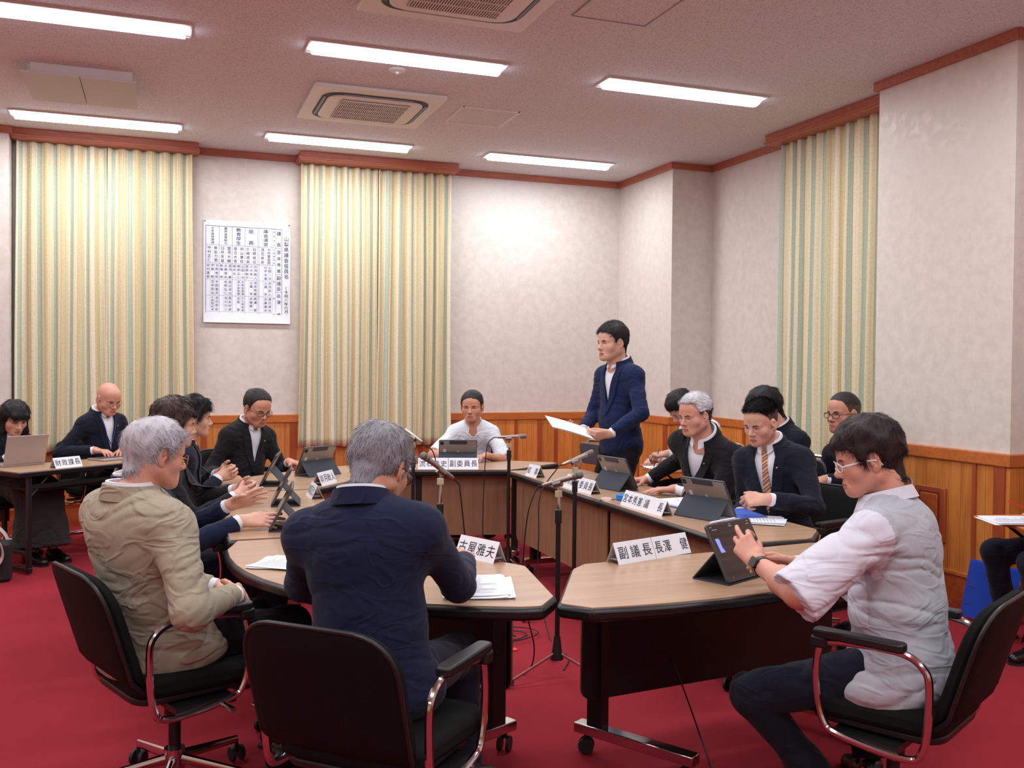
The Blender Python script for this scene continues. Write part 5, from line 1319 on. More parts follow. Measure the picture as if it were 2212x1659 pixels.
        if pins:
            hit, nn, _, _ = bvh.ray_cast(Vector(N - r * .07 - up * .1 + fw * .4), Vector(-fw), .6)
            if hit: mb = MB(); mb.ell(np.array(hit) + fw * .014, (.006, .004, .006), RT, nu=10, nv=6); mk(mb, 'lapel_pin', GOLD)
    else:
        mb = MB()
        sm = jcol[1] if isinstance(jcol, tuple) else jcol
        collar_band(mb, NB - up * .004, r, up, fw, .068 + fat * .8, .034, .002, .38 if shirt == 'open' else .2, .036, .018)
        mk(mb, 'collar', sm)
        if shirt == 'open':
            mb = MB()
            for s in (-1, 1):
                rows = [(.0 - .014 * k, s * (.052 - .010 * k), s * (.056 - .010 * k + .012 * k * (1 if k < 4 else .2))) for k in range(6)]
                VV, FF = grid_drape(bvh, N, r, up, fw, rows, 5, .005, .003); mb.add(VV, FF)
            mk(mb, 'collar_tip', sm)
        if sleeve == 'long':
            for s in (-1, 1): mb = MB(); d_ = nrm(wr[s] - el[s]); mb.cyl(wr[s] - d_ * .05, wr[s] - d_ * .002, .0355, .034, 20); mk(mb, 'shirt_cuff', sm)
    if tie:
        mb = MB(); rows = []
        for k in range(16):
            q_ = k / 15; w_ = .016 if q_ < .12 else .010 + .022 * q_; rows.append((-.012 - (vlen + .02) * q_, -w_, w_))
        VV, FF = grid_drape(bvh, N, r, up, fw, rows, 5, -.004, .004); mb.add(VV, FF)
        mk(mb, 'tie', tie)
    if lanyard:
        mb = MB()
        for s in (-1, 1):
            pts = []
            for k in range(10):
                q_ = k / 9; o_ = N + r * s * (.06 * (1 - q_ ** 1.5) + .004) - up * (.0 + .24 * q_) + fw * .4
                hit, nn, _, _ = bvh.ray_cast(Vector(o_), Vector(-fw), .6)
                if hit: pts.append(np.array(hit) + fw * .012)
            mb.tube(pts, .0035, 6)
        mk(mb, 'lanyard', pbr('lanyard_blue', (40, 60, 140), .6))
    # ---------------- trousers
    lo, hi = bounds([P, hip[-1], hip[1], knee[-1], knee[1], foot[-1][0], foot[1][0]], .17); f = Field(lo, hi, tres * 1.15)
    f.ell(P - up * .03, (.165 * b, .13 * b, .11), RT, k=0)
    for s in (-1, 1):
        ft = foot[s][0]; f.cap(hip[s], knee[s], .090 * b, .066, k=.04)
        f.cap(knee[s], knee[s] * .4 + ft * .6, .064, .058, k=.03); f.cap(knee[s] * .45 + ft * .55, ft + nrm(knee[s] - ft) * .02, .060, .056, k=.01, flat=True)
    if skirt:
        kc = (knee[-1] + knee[1]) / 2; fc = (foot[-1][0] + foot[1][0]) / 2
        f.cap(P, kc, .15, .14, k=.05); f.cap(kc, fc + np.array([0, 0, .03]), .15, .2, k=.05, flat=True)
    sl, Q = f.sub(lo, hi); near = np.abs(f.D[sl]) < .04; q = Q[near] - P
    wv = q + vnoise(q * 9 + seed)[:, None] * .08; n1 = 1 - np.abs(2 * vnoise(wv * 13 + seed) - 1); T_ = f.D[sl]; T_[near] += ((n1 ** 2 * .009 - .003) * min(1.2, wrk)).astype(np.float32); f.D[sl] = T_
    V, F = f.mesh(); V = relax(V, F, 1, .35)
    nm = 'skirt' if skirt else 'trousers'; me = fast_mesh(nm, V - O, [F], [0], [pants], True, 0); o = bpy.data.objects.new(nm, me); COL.objects.link(o); o.parent = root
    # ---------------- shoes
    for s in (-1, 1):
        ft, fd = foot[s]; e_ = np.array([math.cos(fd), math.sin(fd), 0]); g = np.array([ft[0], ft[1], 0.])
        lo, hi = bounds([g - e_ * .1, g + e_ * .24 + [0, 0, .12]], .06); f = Field(lo, hi, .006)
        f.cap(g - e_ * .035 + [0, 0, .042], g + e_ * .05 + [0, 0, .045], .036, .038, k=0); f.cap(g + e_ * .04 + [0, 0, .04], g + e_ * .165 + [0, 0, .024], .040, .030, k=.02)
        f.cap(g - e_ * .01 + [0, 0, .05], g - e_ * .01 + [0, 0, .085], .04, .036, k=.02)
        f.ell(g + e_ * .05 + [0, 0, -.06], (.4, .4, .06), k=.003, op='cut')
        V, F = f.mesh(); me = fast_mesh('shoe', V - O, [F], [0], [SHOE], True, 0); o = bpy.data.objects.new('shoe', me); COL.objects.link(o); o.parent = root
        mb = MB(); mb.prism([tuple((g + e_ * x_ + np.array([-e_[1], e_[0], 0]) * y_)[:2]) for x_, y_ in [(-.07, -.025), (-.05, -.036), (.03, -.036), (.12, -.044), (.18, -.03), (.2, 0), (.18, .03), (.12, .044), (.03, .036), (-.05, .036), (-.07, .025)]], 0, .012)
        mb.build('shoe_sole', BLKR, o, loc=O)
    # ---------------- body: one surface for head, neck, arms, hands, trunk and legs
    hres = .0021 if res < .8 else (.0026 if res < 1.2 else .0036)
    V, F, m = head_mesh(hres, fat, age, lid, mouth); HV, HF = V, F; B = MB(); B.add(V @ HR.T + H, F[m == 0], 0)
    Vl = V @ HR.T + H; B.add(Vl, F[m == 1], 1)
    E_ = MB(); eyeballs(E_, lid, gaze); 
    for v_, in [(x,) for x in E_.V]: pass
    B2 = MB(); B2.V = [v @ HR.T + H for v in E_.V]
    off_ = B.n
    for v in B2.V: B.V.append(v); B.n += len(v)
    for f_, m_ in zip(E_.F, E_.M): B.F.append(f_ + off_); B.M.append(m_)
    for s in (-1, 1):
        W = wr[s]; hh = hd[s]; lo, hi = bounds([W, W + nrm(hh['h']) * .2, el[s] if short else W + (el[s] - W) * .3], .075); f = Field(lo, hi, (.0022 if res < .8 else .003) if not short else .003)
        f.cap(W + (el[s] - W) * (1.0 if short else .35), W, .044 if short else .033, .0265, k=0)
        if short: f.cap(W + (el[s] - W) * .99, W + (el[s] - W) * .6, .043, .045, k=.02); f.cap(el[s], el[s] + (S[s] - el[s]) * .3, .045, .047, k=.02)
        f.cap(W, W + nrm(hh['h']) * .02, .0265, .026, k=.012)
        hand_prims(f, W + nrm(hh['h']) * .012, hh['h'], hh['n'], s == -1, CURL[hh['c']] if isinstance(hh['c'], str) else hh['c'], hh.get('sp', .07), hh.get('th', (.7, .65, .25)), hh.get('tc', .3), hh.get('k', 1.0))
        V, F = f.mesh(); B.add(V, F, 0)
    lo, hi = bounds([P, N, S[-1], S[1], el[-1], el[1], wr[-1], wr[1], knee[-1], knee[1], foot[-1][0], foot[1][0]], .1); f = Field(lo, hi, .014)
    f.cap(P, Cst, .095, .095, k=.03, squash=(fw, .8)); f.cap(Cst, N, .08, .055, k=.04)
    for s in (-1, 1):
        f.cap(S[s] - r * s * .03, el[s], .035, .03, k=.03); f.cap(el[s], wr[s], .03, .024, k=.02); f.cap(hip[s], knee[s], .065, .045, k=.03); f.cap(knee[s], foot[s][0], .042, .034, k=.02)
    V, F = f.mesh(); B.add(V, F, 0)
    mk(B, 'body', [skinm, LIP, EYEW, IRIS], angle=0, fix=False)
    # ---------------- hair
    if hair:
        st = hair.get('style', 'short'); hm = hair['mats']; L_ = hair.get('L', .022)
        V, F = hair_mesh(.0034 if res < 1.2 else .0045, LINES[hair.get('line', 'normal')], hair.get('top', .016), hair.get('side', .008), st, seed, hair.get('crown'))
        fl_ = hair.get('flow', 'fwd')
        def flow(p):
            c = np.array([0.01, -.05, .13]); d = p - c; d[:, 2] *= .6
            if st == 'long': d = d * np.array([.5, .3, 1]); d[:, 2] = -np.abs(d[:, 2]) - .12
            if fl_ == 'back': d = d * .4 + np.array([0, -.12, -.02])
            if fl_ == 'side': d = d * .6 + np.array([.07, .02, -.02])
            if fl_ == 'up': d = d * .5 + np.array([0, .05, .06])
            return d / (np.linalg.norm(d, axis=1, keepdims=True) + 1e-9)
        ns = hair.get('n', 2600 if res < .8 else (2600 if res < 1.2 else 1200)); rs = hair.get('r', .0007 if res < .8 else .0012)
        idx = list(range(len(hm)))
        cnd = (lambda c: (np.clip((c[:, 2] - .055) / .02, 0, 1)) + 1e-6) if hair.get('toponly') else None
        if hair.get('crown'): cr_ = hair['crown']; cnd = lambda c: np.clip((((c[:, 0]) / .05) ** 2 + ((c[:, 1] - cr_[0]) / .06) ** 2) * (1 + 0 * c[:, 2]) - .25, .04, 1) if False else np.where((c[:, 2] > .06), np.clip(np.hypot(c[:, 0] / .055, (c[:, 1] - cr_[0]) / .065) - .55, .06, 1), 1)
        SV, SF, SM = strands(V, F, ns, L_, rs, flow, seed, hair.get('lift', .32), hair.get('mix', idx), hair.get('droop', .45), cnd, hair.get('jit', .16))
        allV = np.concatenate([V, SV]); Fs = [F, SF + len(V)]; Ms = [np.full(len(F), hair.get('base', 0)), SM]
        if hair.get('sidemat') is not None:
            C = V[F].mean(1); zs = hair.get('zs', .03); jt = (vnoise(C * 160) - .5) * .03; Ms[0] = np.where((C[:, 2] + jt < zs) & (C[:, 1] < .075), hair['sidemat'], hair.get('base', 0)); sc = SV[SF[:, 0]]; Ms[1] = np.where((sc[:, 2] < zs) & (sc[:, 1] < .04), hair['sidemat'], SM)
        me = fast_mesh('hair', allV @ HR.T + H - O, Fs, Ms, hm, True, 0); o = bpy.data.objects.new('hair', me); COL.objects.link(o); o.parent = root
    # eyebrows and lash lines follow the face surface
    hb = BVHTree.FromPolygons([tuple(v) for v in HV], [tuple(x) for x in HF])
    def onface(x_, z_, off=.0008):
        h_ = hb.ray_cast(Vector((x_, .25, z_)), Vector((0, -1, 0)), .4)[0]
        return np.array([x_, (h_.y if h_ else .08) + off, z_]) @ HR.T + H
    mb = MB()
    for s in (-1, 1):
        mb.tube([onface(s * x_, z_) for x_, z_ in [(.014, .0095), (.021, .0135), (.029, .0155), (.037, .0150), (.045, .0105)]], [.0018, .0031, .0033, .0028, .001], 6, squash=(1, .7))
    mk(mb, 'eyebrows', (hair or {}).get('brow', HB2))
    mb = MB(); zt = -.0065 + (.009 - .006 * lid) * .25 + (.0026 + (.009 - .006 * lid) * .5) * .92
    for s in (-1, 1):
        mb.tube([onface(s * x_, zt + dz, .0006) for x_, dz in [(.0175, -.0045), (.023, -.0012), (.031, 0.0008), (.039, -.0012), (.0455, -.0045)]], [.0005, .0010, .0012, .0013, .0006], 5)
    mk(mb, 'eyelashes', IRIS)
    if glasses:
        fm = glasses['mat']; gw = glasses.get('w', .0245); gh = glasses.get('h', .0165); rt = glasses.get('r', .0013); yy = .100
        G = MB(); LN = MB()
        for s in (-1, 1):
            th_ = np.linspace(0, 2 * math.pi, 24, endpoint=False); ex_ = glasses.get('sq', 1.0)
            ring = [np.array([s * .033 + gw * np.sign(math.cos(q)) * abs(math.cos(q)) ** ex_, yy - .006 * abs(math.cos(q)) ** 2 * (1 if math.cos(q) * s > 0 else 0), -.008 + gh * np.sign(math.sin(q)) * abs(math.sin(q)) ** ex_]) for q in th_]
            G.tube([p @ HR.T + H for p in ring], rt, 6, closed=True)
            C0 = np.array(ring).mean(0); VL = np.array([C0] + ring) @ HR.T + H; n_ = len(ring); LN.add(VL, np.array([[0, 1 + k, 1 + (k + 1) % n_] for k in range(n_)]))
            tp = [(s * (.033 + gw), yy - .006, -.004), (s * .068, .075, -.001), (s * .0815, .02, .002), (s * .0855, -.015, -.002), (s * .084, -.028, -.02)]
            G.tube(catmull([np.array(p) @ HR.T + H for p in tp], 4), glasses.get('rt', rt), 6)
        G.tube([np.array(p) @ HR.T + H for p in [(-.0095, yy, -.005), (0, yy + .003, -.001), (.0095, yy, -.005)]], rt, 6)
        g = mk(G, 'glasses', fm); l_ = LN.build('lenses', GLS, g, loc=O, fix=False)
    if watch:
        s, mt = watch; d_ = nrm(wr[s] - el[s]); c = wr[s] - d_ * .022; nb = -nrm(np.array(hd[s]['n']) - d_ * (np.array(hd[s]['n']) @ d_))
        mb = MB(); Rw = frame(d_, nb); mb.lathe([(.0285, -.011), (.0315, -.010), (.0315, .010), (.0285, .011)], c, d_, 26); wb = mk(mb, 'watch', mt)
        mb = MB(); Rc = np.column_stack([np.cross(nb, d_), d_, nb]); mb.prism(round_poly([(-.016, -.019), (.016, -.019), (.016, .019), (-.016, .019)], .007), .026, .038, R=Rc, t=c); mb.build('watch_case', PLAST, wb, loc=O, bevel=.002)
    return root
# ------------------------------------------------------------------ the people
BLKSUIT = cloth('suit_black', (27, 27, 29)); NAVY = cloth('suit_navy', (24, 32, 58)); NAVYB = cloth('suit_blue_navy', (24, 36, 72)); NAVYD = cloth('suit_dark_navy', (22, 26, 40)); BEIGEJ = cloth('jacket_beige', (162, 153, 132), var=.04, wr=.45); BUZZ = pbr('hair_buzzed', (84, 66, 60), .8, var=.2, vscale=200)
TROUB = cloth('trousers_black', (18, 18, 21)); TRON = cloth('trousers_navy', (20, 24, 38)); TROG = cloth('trousers_grey', (66, 70, 74)); SKIRTM = cloth('skirt_dark_grey', (46, 42, 42))
GREYS = cloth('shirt_light_grey', (178, 182, 190), var=.03, wr=.32); WHT = cloth('shirt_white_cotton', (214, 214, 226), var=.02); WHT2 = cloth('shirt_bright_white', (226, 232, 242), var=.02)
def tie_mat():
    s = NT('striped_tie'); v = s.coord(); sp = s.n('ShaderNodeSeparateXYZ'); s.l(v, sp.inputs[0])
    ad = s.n('ShaderNodeMath', operation='ADD'); s.l(sp.outputs[2], ad.inputs[0]); s.l(sp.outputs[1], ad.inputs[1]); mu = s.n('ShaderNodeMath', operation='MULTIPLY'); s.l(ad.outputs[0], mu.inputs[0]); mu.inputs[1].default_value = 24
    fr = s.n('ShaderNodeMath', operation='FRACT'); s.l(mu.outputs[0], fr.inputs[0])
    s.l(s.ramp(fr.outputs[0], [(0, lin((200, 120, 60))), (.25, lin((90, 60, 70))), (.4, lin((214, 196, 180))), (.55, lin((150, 70, 50))), (.75, lin((222, 160, 80))), (.9, lin((220, 210, 200)))], 'CONSTANT'), s.b.inputs['Base Color']); s.b.inputs['Roughness'].default_value = .5; return s.m
TIE = tie_mat(); Z = lambda v: np.array(v, float)
SHORT = dict(line='normal', top=.018, side=.009)
BFR = pbr('glasses_black', (24, 22, 24), .3); WFR = pbr('glasses_white', (225, 225, 230), .3); SFR = pbr('glasses_silver', (170, 165, 165), .25, .9)

# near right: man in the light grey shirt, touching the tablet
person('man in a light grey short sleeved shirt touching a tablet at near right', (2.15, 2.32, .55), (2.085, 2.415, 1.165), 124, 150, 14, skinm=SK3,
       hair=dict(line='low', top=.026, side=.019, mats=[HBR, HBR2, HB], mix=[0, 0, 1, 2], L=.034, n=5200, r=.0008, flow='fwd', lift=.14, droop=.7), jcol=(GREYS, WHT), pants=TRON, res=.5, short=True, sleeve='short', bulk=1.13, fat=.006,
       hands={-1: dict(w=(1.775, 2.54, .826), h=(-.02, .7, .42), n=(.72, .6, -.25), c='tap', sp=.10, tc=.1, th=(.18, .75, .6)), 1: dict(w=(2.0, 2.62, .79), h=(-.55, .45, .1), n=(-.5, -.3, -.7), c='relax')},
       elbow={-1: (-.7, -.2, -.5), 1: (.6, .2, -.8)}, slv=1.1, nback=.02, glasses=dict(mat=WFR, w=.026, h=.014, r=.0016, rt=.0026, sq=.7), watch=(-1, PLAST), feet={-1: (2.0, 2.43, .085, 130), 1: (2.30, 2.62, .085, 75)}, knees={-1: (-.9, .7, .25), 1: (.3, .8, 1)},
       lid=.75, hem=.12, seed=3, wrk=1.2, hs=.95, age=.5)
# near left: man in the beige jacket
person('grey haired man in a beige jacket with gold glasses seated at the near left', (.0, 3.38, .55), (-.01, 3.335, 1.145), 34, 20, 10, skinm=SK3,
       hair=dict(line='normal', top=.014, side=.013, mats=[HG3, HG4, HG2], mix=[0, 0, 1, 2], L=.04, n=4200, r=.0008, flow='side', lift=.05, droop=.2, jit=.07, crown=(-.05, .125, .030, .040)), jacket=True, jcol=BEIGEJ, pants=TROUB, res=.5, bulk=1.1, fat=.004,
       hands={-1: dict(w=(.19, 3.44, .665), h=(.55, -.6, -.1), n=(-.5, -.3, -.8), c='relax'), 1: dict(w=(.235, 3.215, .69), h=(.25, .85, -.2), n=(-.8, .1, -.5), c='relax')}, elbow={-1: (-.5, .6, -.7), 1: (.25, -.55, -.9)},
       feet={-1: (.42, 3.68, .085, 35), 1: (.42, 3.44, .085, 20)}, glasses=dict(mat=GOLD, w=.025, h=.017, r=.0012), lid=.6, hem=.1, seed=5, wrk=1.1, age=.8, hs=.93)
# foreground centre: man in navy, back to the viewer
person('grey haired man in a navy jacket seen from behind in the foreground centre', (.575, 2.665, .56), (.605, 2.745, 1.145), 62, 42, 24, skinm=SK2,
       hair=dict(line='normal', top=.019, side=.012, mats=[HG2, HG3, HG1], mix=[0, 0, 1, 1, 2], L=.030, n=4200, r=.0008, flow='fwd', lift=.3), jacket=True, jcol=NAVY, pants=TRON, res=.5, bulk=.97, fat=.003,
       hands={1: dict(w=(.94, 2.98, .80), h=(.28, .92, .06), n=(-.3, .1, -.9), c='hold'), -1: dict(w=(.62, 3.12, .74), h=(.3, .9, -.1), n=(.2, 0, -1), c='relax')}, elbow={1: (.25, -.5, -1), -1: (-.7, .2, -.6)},
       feet={-1: (.72, 3.1, .085, 60), 1: (.95, 2.95, .085, 50)}, glasses=dict(mat=BFR, w=.025, h=.016, r=.0018), lid=.7, hem=.1, seed=8, wrk=.8, age=.6, hs=.95, shw=.175, nup=.02, nback=.035)
# standing man
person('standing man in a dark blue suit reading from papers at the back right table', (3.03, 5.98, .90), (2.945, 5.965, 1.605), 196, 190, 2, skinm=SK1,
       hair=dict(line='normal', top=.022, side=.007, mats=[HB2, HB, HG1], mix=[0, 1, 1, 2], L=.03, n=3800, r=.0010, flow='side', lift=.45), jacket=True, jcol=NAVYB, pants=TROUB, res=1.0, stand=True, bulk=.95, fat=.006,
       hands={-1: dict(w=(2.81, 5.70, .995), h=(-.85, .18, -.12), n=(.1, .7, .5), c='hold', th=(.3, .9, .2)), 1: dict(w=(2.745, 6.0, 1.0), h=(-.8, -.3, 0.05), n=(.1, -.6, .6), c='hold', th=(.3, .9, .1))}, elbow={-1: (.4, -.6, -.7), 1: (.3, .7, -.6)},
       feet={-1: (3.05, 5.88, .085, 195), 1: (3.06, 6.1, .085, 195)}, lid=.45, vlen=.32, seed=11, mouth=.0012, age=.4, hs=1.06, shw=.165, vw=.072)
t = thing('speech_papers', 'white papers held up by the standing man', 'papers', (2.55, 5.76, 1.04), rad(190))
mb = MB()
e1 = nrm([-.83, .02, .30]); e2 = nrm([-.15, -.85, -.26]); e2 = nrm(e2 - e1 * (e2 @ e1)); n_ = np.cross(e1, e2)
for k in range(4):
    nx = 10; V = []
    for q in np.linspace(0, 1, nx):
        for w_ in (-.5, .5): V.append(np.array([2.70, 5.78, .985]) + e1 * (.30 * q + .004 * k) + e2 * .205 * w_ + n_ * (.002 * k - .02 * q * q) + np.array([0, 0, 0]))
    V = np.array(V); V = np.concatenate([V, V + n_ * .0008]); m_ = 2 * nx; i = np.arange(nx - 1) * 2
    mb2 = MB(); mb2.add(V, [np.column_stack([i, i + 1, i + 3, i + 2]), np.column_stack([i, i + 2, i + 3, i + 1]) + m_, np.column_stack([i, i + 2, i + 2 + m_, i + m_]), np.column_stack([i + 1, i + 1 + m_, i + 3 + m_, i + 3]), np.array([[0, m_, m_ + 1, 1], [m_ - 2, m_ - 1, 2 * m_ - 1, 2 * m_ - 2]])])
    mb2.xf(None, (-2.55, -5.76, -1.04)); mb2.xf(rotz(-rad(190))); mb2.build('sheet', PAPER, t)
# back: man in white open shirt
person('man in a white open collar shirt facing the viewer at the back table', (2.42, 7.44, .55), (2.325, 7.19, 1.11), -108, -118, 4, skinm=SK2,
       hair=dict(line='normal', top=.014, side=.008, mats=[HB2, HG1], mix=[0, 0, 1], L=.024, flow='back', lift=.2), jcol=WHT2, pants=TROUB, res=1.0, short=True, sleeve='short', shirt='open',
       hands={-1: dict(w=(2.36, 6.93, .745), h=(-.7, -.5, -.05), n=(0, 0, -1), c='relax'), 1: dict(w=(2.1, 6.98, .745), h=(-.2, -.8, 0), n=(0, 0, -1), c='relax')}, elbow={-1: (.8, .1, -.6), 1: (-.8, .1, -.6)},
       lid=.7, seed=13, bulk=.88, age=.7, hs=.99, wrk=.8)
# back left: man in black with glasses
person('man in a black suit with black glasses at the back left table, looking down', (.56, 7.1, .55), (.655, 6.985, 1.12), -62, -60, 20, skinm=SK2,
       hair=dict(line='high', top=.016, side=.008, mats=[HB2, HG1, HB], mix=[0, 0, 1, 2], L=.028, flow='back', lift=.2), jacket=True, jcol=BLKSUIT, pants=TROUB, res=1.0, bulk=.9, fat=.005,
       hands={-1: dict(w=(.86, 6.85, .745), h=(.5, -.6, -.05), n=(0, 0, -1), c='relax'), 1: dict(w=(.42, 6.72, .68), h=(.5, -.6, -.1), n=(0, 0, -1), c='relax')}, glasses=dict(mat=BFR, w=.025, h=.014, r=.0016, sq=.75), lid=.85, seed=17, age=.7, pins=1, hs=1.02)
# left row
person('man in dark navy with clasped hands, farthest of three in a row at left', (.09, 6.07, .55), (.195, 6.03, 1.11), 2, 2, 2, skinm=SK1,
       hair=dict(line='low', top=.026, side=.014, mats=[HB, HB2], mix=[0, 0, 1], L=.045, flow='fwd', lift=.28, droop=.6), jacket=True, jcol=NAVYD, pants=TROUB, res=1.0, shw=.165, bulk=.92, 
       hands={-1: dict(w=(.335, 6.08, .765), h=(.8, -.35, .2), n=(-.1, -.9, -.2), c='clasp'), 1: dict(w=(.335, 5.98, .755), h=(.8, .4, .2), n=(-.1, .9, -.1), c='clasp')}, lid=.5, seed=19, hs=.97)
person('man in black with curly brown hair, middle one of three in a row at left', (.08, 5.33, .55), (.075, 5.27, 1.12), 0, 6, 5, skinm=SK1,
       hair=dict(line='low', top=.028, side=.018, mats=[HBR2, HBR, HB2], mix=[0, 1, 1, 2], L=.035, flow='fwd', lift=.5, droop=.7), jacket=True, jcol=BLKSUIT, pants=TROUB, res=1.0, bulk=.95,
       hands={-1: dict(w=(.375, 5.19, .775), h=(.8, -.4, .15), n=(-.1, -.9, -.2), c='clasp'), 1: dict(w=(.37, 5.07, .76), h=(.8, .4, .15), n=(-.1, .9, -.1), c='clasp')}, watch=(-1, STEEL), lid=.5, seed=23, hs=.99)
person('man in navy, nearest of three in a row at left, hands around a tablet', (.07, 4.62, .55), (-.02, 4.6, 1.05), -2, 0, 14, skinm=SK1,
       hair=dict(line='normal', top=.018, side=.010, mats=[HB, HB2], mix=[0, 1], L=.028, flow='fwd'), jacket=True, jcol=NAVY, pants=TRON, res=1.0, bulk=.95,
       hands={-1: dict(w=(.31, 4.72, .765), h=(.9, -.15, .28), n=(.1, -.75, -.3), c='open', th=(.5, .5, .5)), 1: dict(w=(.34, 4.38, .742), h=(.95, -.1, .0), n=(.05, .6, -.8), c='open')}, elbow={-1: (-.2, .5, -.8), 1: (-.2, -.5, -.8)}, lid=.6, seed=29)
# right row
person('silver haired man in a black suit at the right table, hand resting flat', (3.16, 5.0, .55), (2.9, 4.79, 1.165), 205, 192, 10, skinm=SK3,
       hair=dict(line='high', top=.020, side=.006, mats=[HG4, HG3, HG1], mix=[0, 0, 1], L=.028, flow='up', lift=.5, sidemat=2), jacket=True, jcol=BLKSUIT, pants=TROUB, res=1.0, bulk=1.05, fat=.008,
       hands={-1: dict(w=(2.80, 4.82, .738), h=(-.85, .3, -.04), n=(0, 0, -1), c='flat'), 1: dict(w=(2.88, 5.31, .735), h=(-.85, .1, -.03), n=(0, 0, -1), c='flat')}, elbow={-1: (.3, -.7, -.6), 1: (.2, .7, -.5)}, lid=.85, vlen=.46, vw=.075, seed=31, age=.8, pins=1, hs=.95, watch=(-1, PLAST))
person('man in a navy suit with striped tie and spiky black hair', (3.1, 4.22, .55), (2.93, 4.19, 1.155), 210, 198, 16, skinm=SK1,
       hair=dict(line='high', top=.014, side=.001, mats=[HB, HB2, BUZZ], mix=[0, 0, 1], L=.026, flow='up', lift=.8, droop=.1, n=3200, toponly=True, sidemat=2, zs=.055), jacket=True, jcol=NAVYD, pants=TRON, res=1.0, bulk=.93, tie=TIE,
       hands={-1: dict(w=(2.80, 3.93, .80), h=(-.6, .35, -.05), n=(.2, .5, -.6), c='pen'), 1: dict(w=(2.85, 4.25, .68), h=(-.6, -.2, -.1), n=(0, 0, -1), c='relax')}, elbow={-1: (.7, -.5, -.6), 1: (.5, .6, -.6)}, lid=.85, vlen=.40, vw=.075, seed=37, pins=1, hs=.93)
# writers by the right wall
person('dark haired man in a white shirt bowed over his writing at the back right', (4.0, 6.35, .55), (3.753, 6.389, 1.125), 185, 175, 42, skinm=SK1,
       hair=dict(line='low', top=.022, side=.015, mats=[HB, HB2], mix=[0, 1], L=.03), jcol=WHT2, pants=TROUB, res=1.4, bulk=.9,
       hands={-1: dict(w=(3.52, 6.19, .80), h=(-.75, .1, -.1), n=(0, .3, -1), c='pen'), 1: dict(w=(3.62, 6.5, .73), h=(-.8, -.2, -.1), n=(0, 0, -1), c='relax')}, lid=.9, seed=41)
person('black haired man in a dark jacket writing, behind the man with the striped tie', (3.98, 5.28, .55), (3.753, 5.324, 1.165), 183, 160, 24, skinm=SK1,
       hair=dict(line='low', top=.026, side=.018, mats=[HB, HB2], mix=[0, 0, 1], L=.035), jacket=True, jcol=NAVYD, pants=TROUB, res=1.4, bulk=.92,
       hands={-1: dict(w=(3.56, 5.2, .80), h=(-.8, 0.05, -.1), n=(0, .3, -1), c='pen'), 1: dict(w=(3.6, 5.45, .74), h=(-.8, -.2, -.1), n=(0, 0, -1), c='relax')}, lid=.9, hs=1.06, seed=43)
person('man with a buzz cut and dark glasses in a navy jacket by the right curtain', (4.24, 4.86, .55), (4.1, 4.975, 1.155), 190, 186, 2, skinm=SK2,
       hair=dict(line='normal', top=.009, side=.004, mats=[HB2, HB, BUZZ], mix=[0, 1], L=.007, lift=.6, n=1500, sidemat=2, zs=.05, toponly=True), jacket=True, jcol=NAVYD, pants=TROG, res=1.2, bulk=.98, fat=.006,
       hands={-1: dict(w=(3.83, 4.80, .76), h=(-.7, .3, -.2), n=(0, .4, -.9), c='relax'), 1: dict(w=(3.86, 5.02, .72), h=(-.7, -.3, -.1), n=(0, 0, -1), c='relax')}, glasses=dict(mat=BFR, w=.026, h=.015, r=.002, sq=.7), watch=(-1, STEEL), lid=.6, seed=47, hs=1.05)
person('person in dark trousers at the right edge holding a red pen, mostly cut off', (4.44, 3.42, .55), (4.42, 3.44, 1.2), 172, 178, 20, skinm=SK1,
       hair=dict(line='normal', top=.018, side=.010, mats=[HB, HB2], L=.028), jacket=True, jcol=NAVYD, pants=NAVYD, res=1.4,
       hands={-1: dict(w=(4.2, 3.52, .73), h=(-.75, .1, -.05), n=(0, .3, -1), c='pen'), 1: dict(w=(4.28, 3.62, .735), h=(-.8, -.05, -.05), n=(0, 0.2, -1), c='pen')}, lid=.8, seed=53, feet={-1: (4.1, 3.5, .085, 180), 1: (4.28, 3.86, .085, 190)})
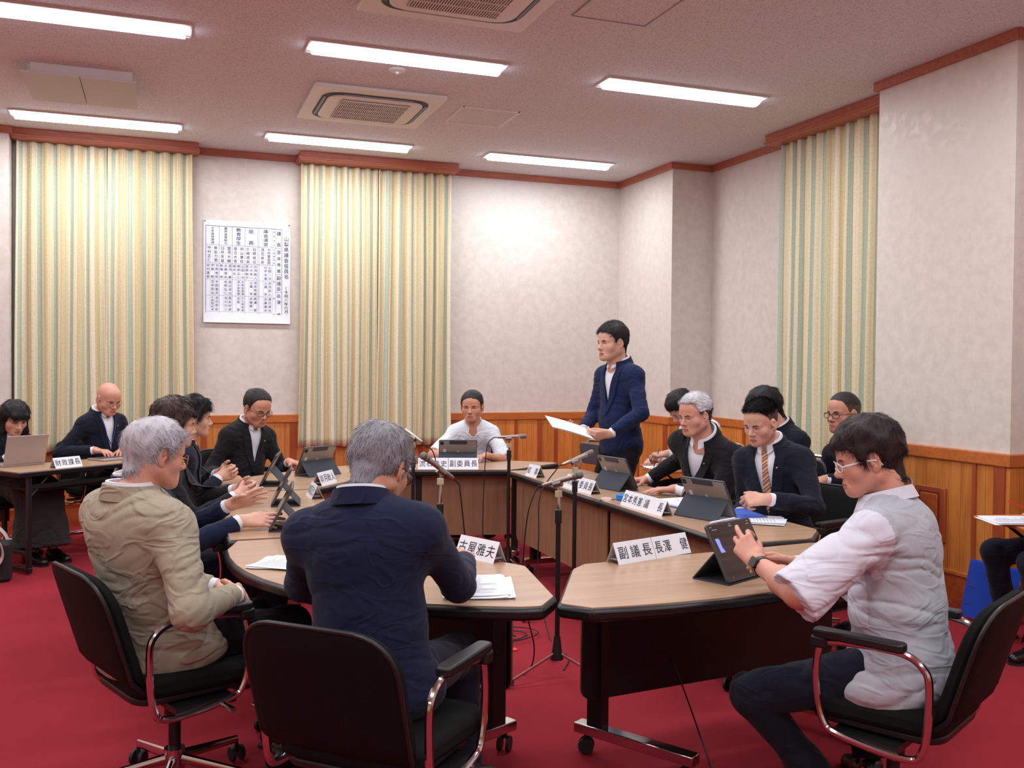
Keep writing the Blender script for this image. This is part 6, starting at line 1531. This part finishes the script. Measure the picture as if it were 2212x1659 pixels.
# far left
person('bald man with round glasses in a dark jacket with a blue lanyard', (-.42, 8.22, .56), (-.372, 8.12, 1.15), -54, -56, 22, skinm=SK3,
       hair=None, jacket=True, jcol=NAVYD, pants=TROUB, res=1.0, bulk=.86, fat=.004, lanyard=True, pins=1,
       hands={1: dict(w=(-.47, 7.98, .76), h=(.55, -.4, -.05), n=(0, 0, -1), c='relax'), -1: dict(w=(-.25, 8.05, .76), h=(-.1, -.8, -.05), n=(0, 0, -1), c='relax')}, elbow={1: (-.8, -.2, -.6)}, glasses=dict(mat=SFR, w=.023, h=.018, r=.0013), lid=.85, seed=59, watch=(1, STEEL), vlen=.34, hs=1.0)
person('woman with long black hair in a dark jacket and long skirt behind the laptop', (-1.07, 7.96, .54), (-1.0, 7.85, 1.02), -52, -58, 24, skinm=SK1,
       hair=dict(style='long', line='low', top=.018, side=.016, mats=[HB, HB2], mix=[0, 0, 0, 1], L=.05, lift=.1), jacket=True, jcol=NAVYD, pants=SKIRTM, skirt=True, res=1.0, bulk=.84, shw=.155,
       hands={1: dict(w=(-1.02, 7.68, .75), h=(.4, -.5, -.05), n=(0, 0, -1), c='relax'), -1: dict(w=(-.86, 7.76, .75), h=(.2, -.6, -.05), n=(0, 0, -1), c='relax')}, lid=.85, seed=61, hs=.98, feet={-1: (-.72, 7.62, .085, -52), 1: (-.86, 7.52, .085, -52)})
# pens
def pen(label, a, b, mat):
    t = thing('pen', label, 'pen', tuple(a)); a_, b_ = Z(a), Z(b); mb = MB(); d = nrm(b_ - a_); mb.tube([a_, a_ + d * .012, b_], [.001, .004, .004], 8); mb.xf(None, -a_); mb.build('barrel', mat, t)
pen('silver pen in the hand of the man in the white shirt at the back right', (3.41, 6.2, .70), (3.45, 6.19, .84), STEEL)
pen('grey pen in the hand of the black haired man behind the man with the tie', (3.43, 5.2, .71), (3.52, 5.18, .85), STEEL)
pen('red pen at the right edge of the photo above the white papers', (4.09, 3.70, .77), (4.17, 3.66, .735), pbr('pen_red', (200, 24, 24), .35))
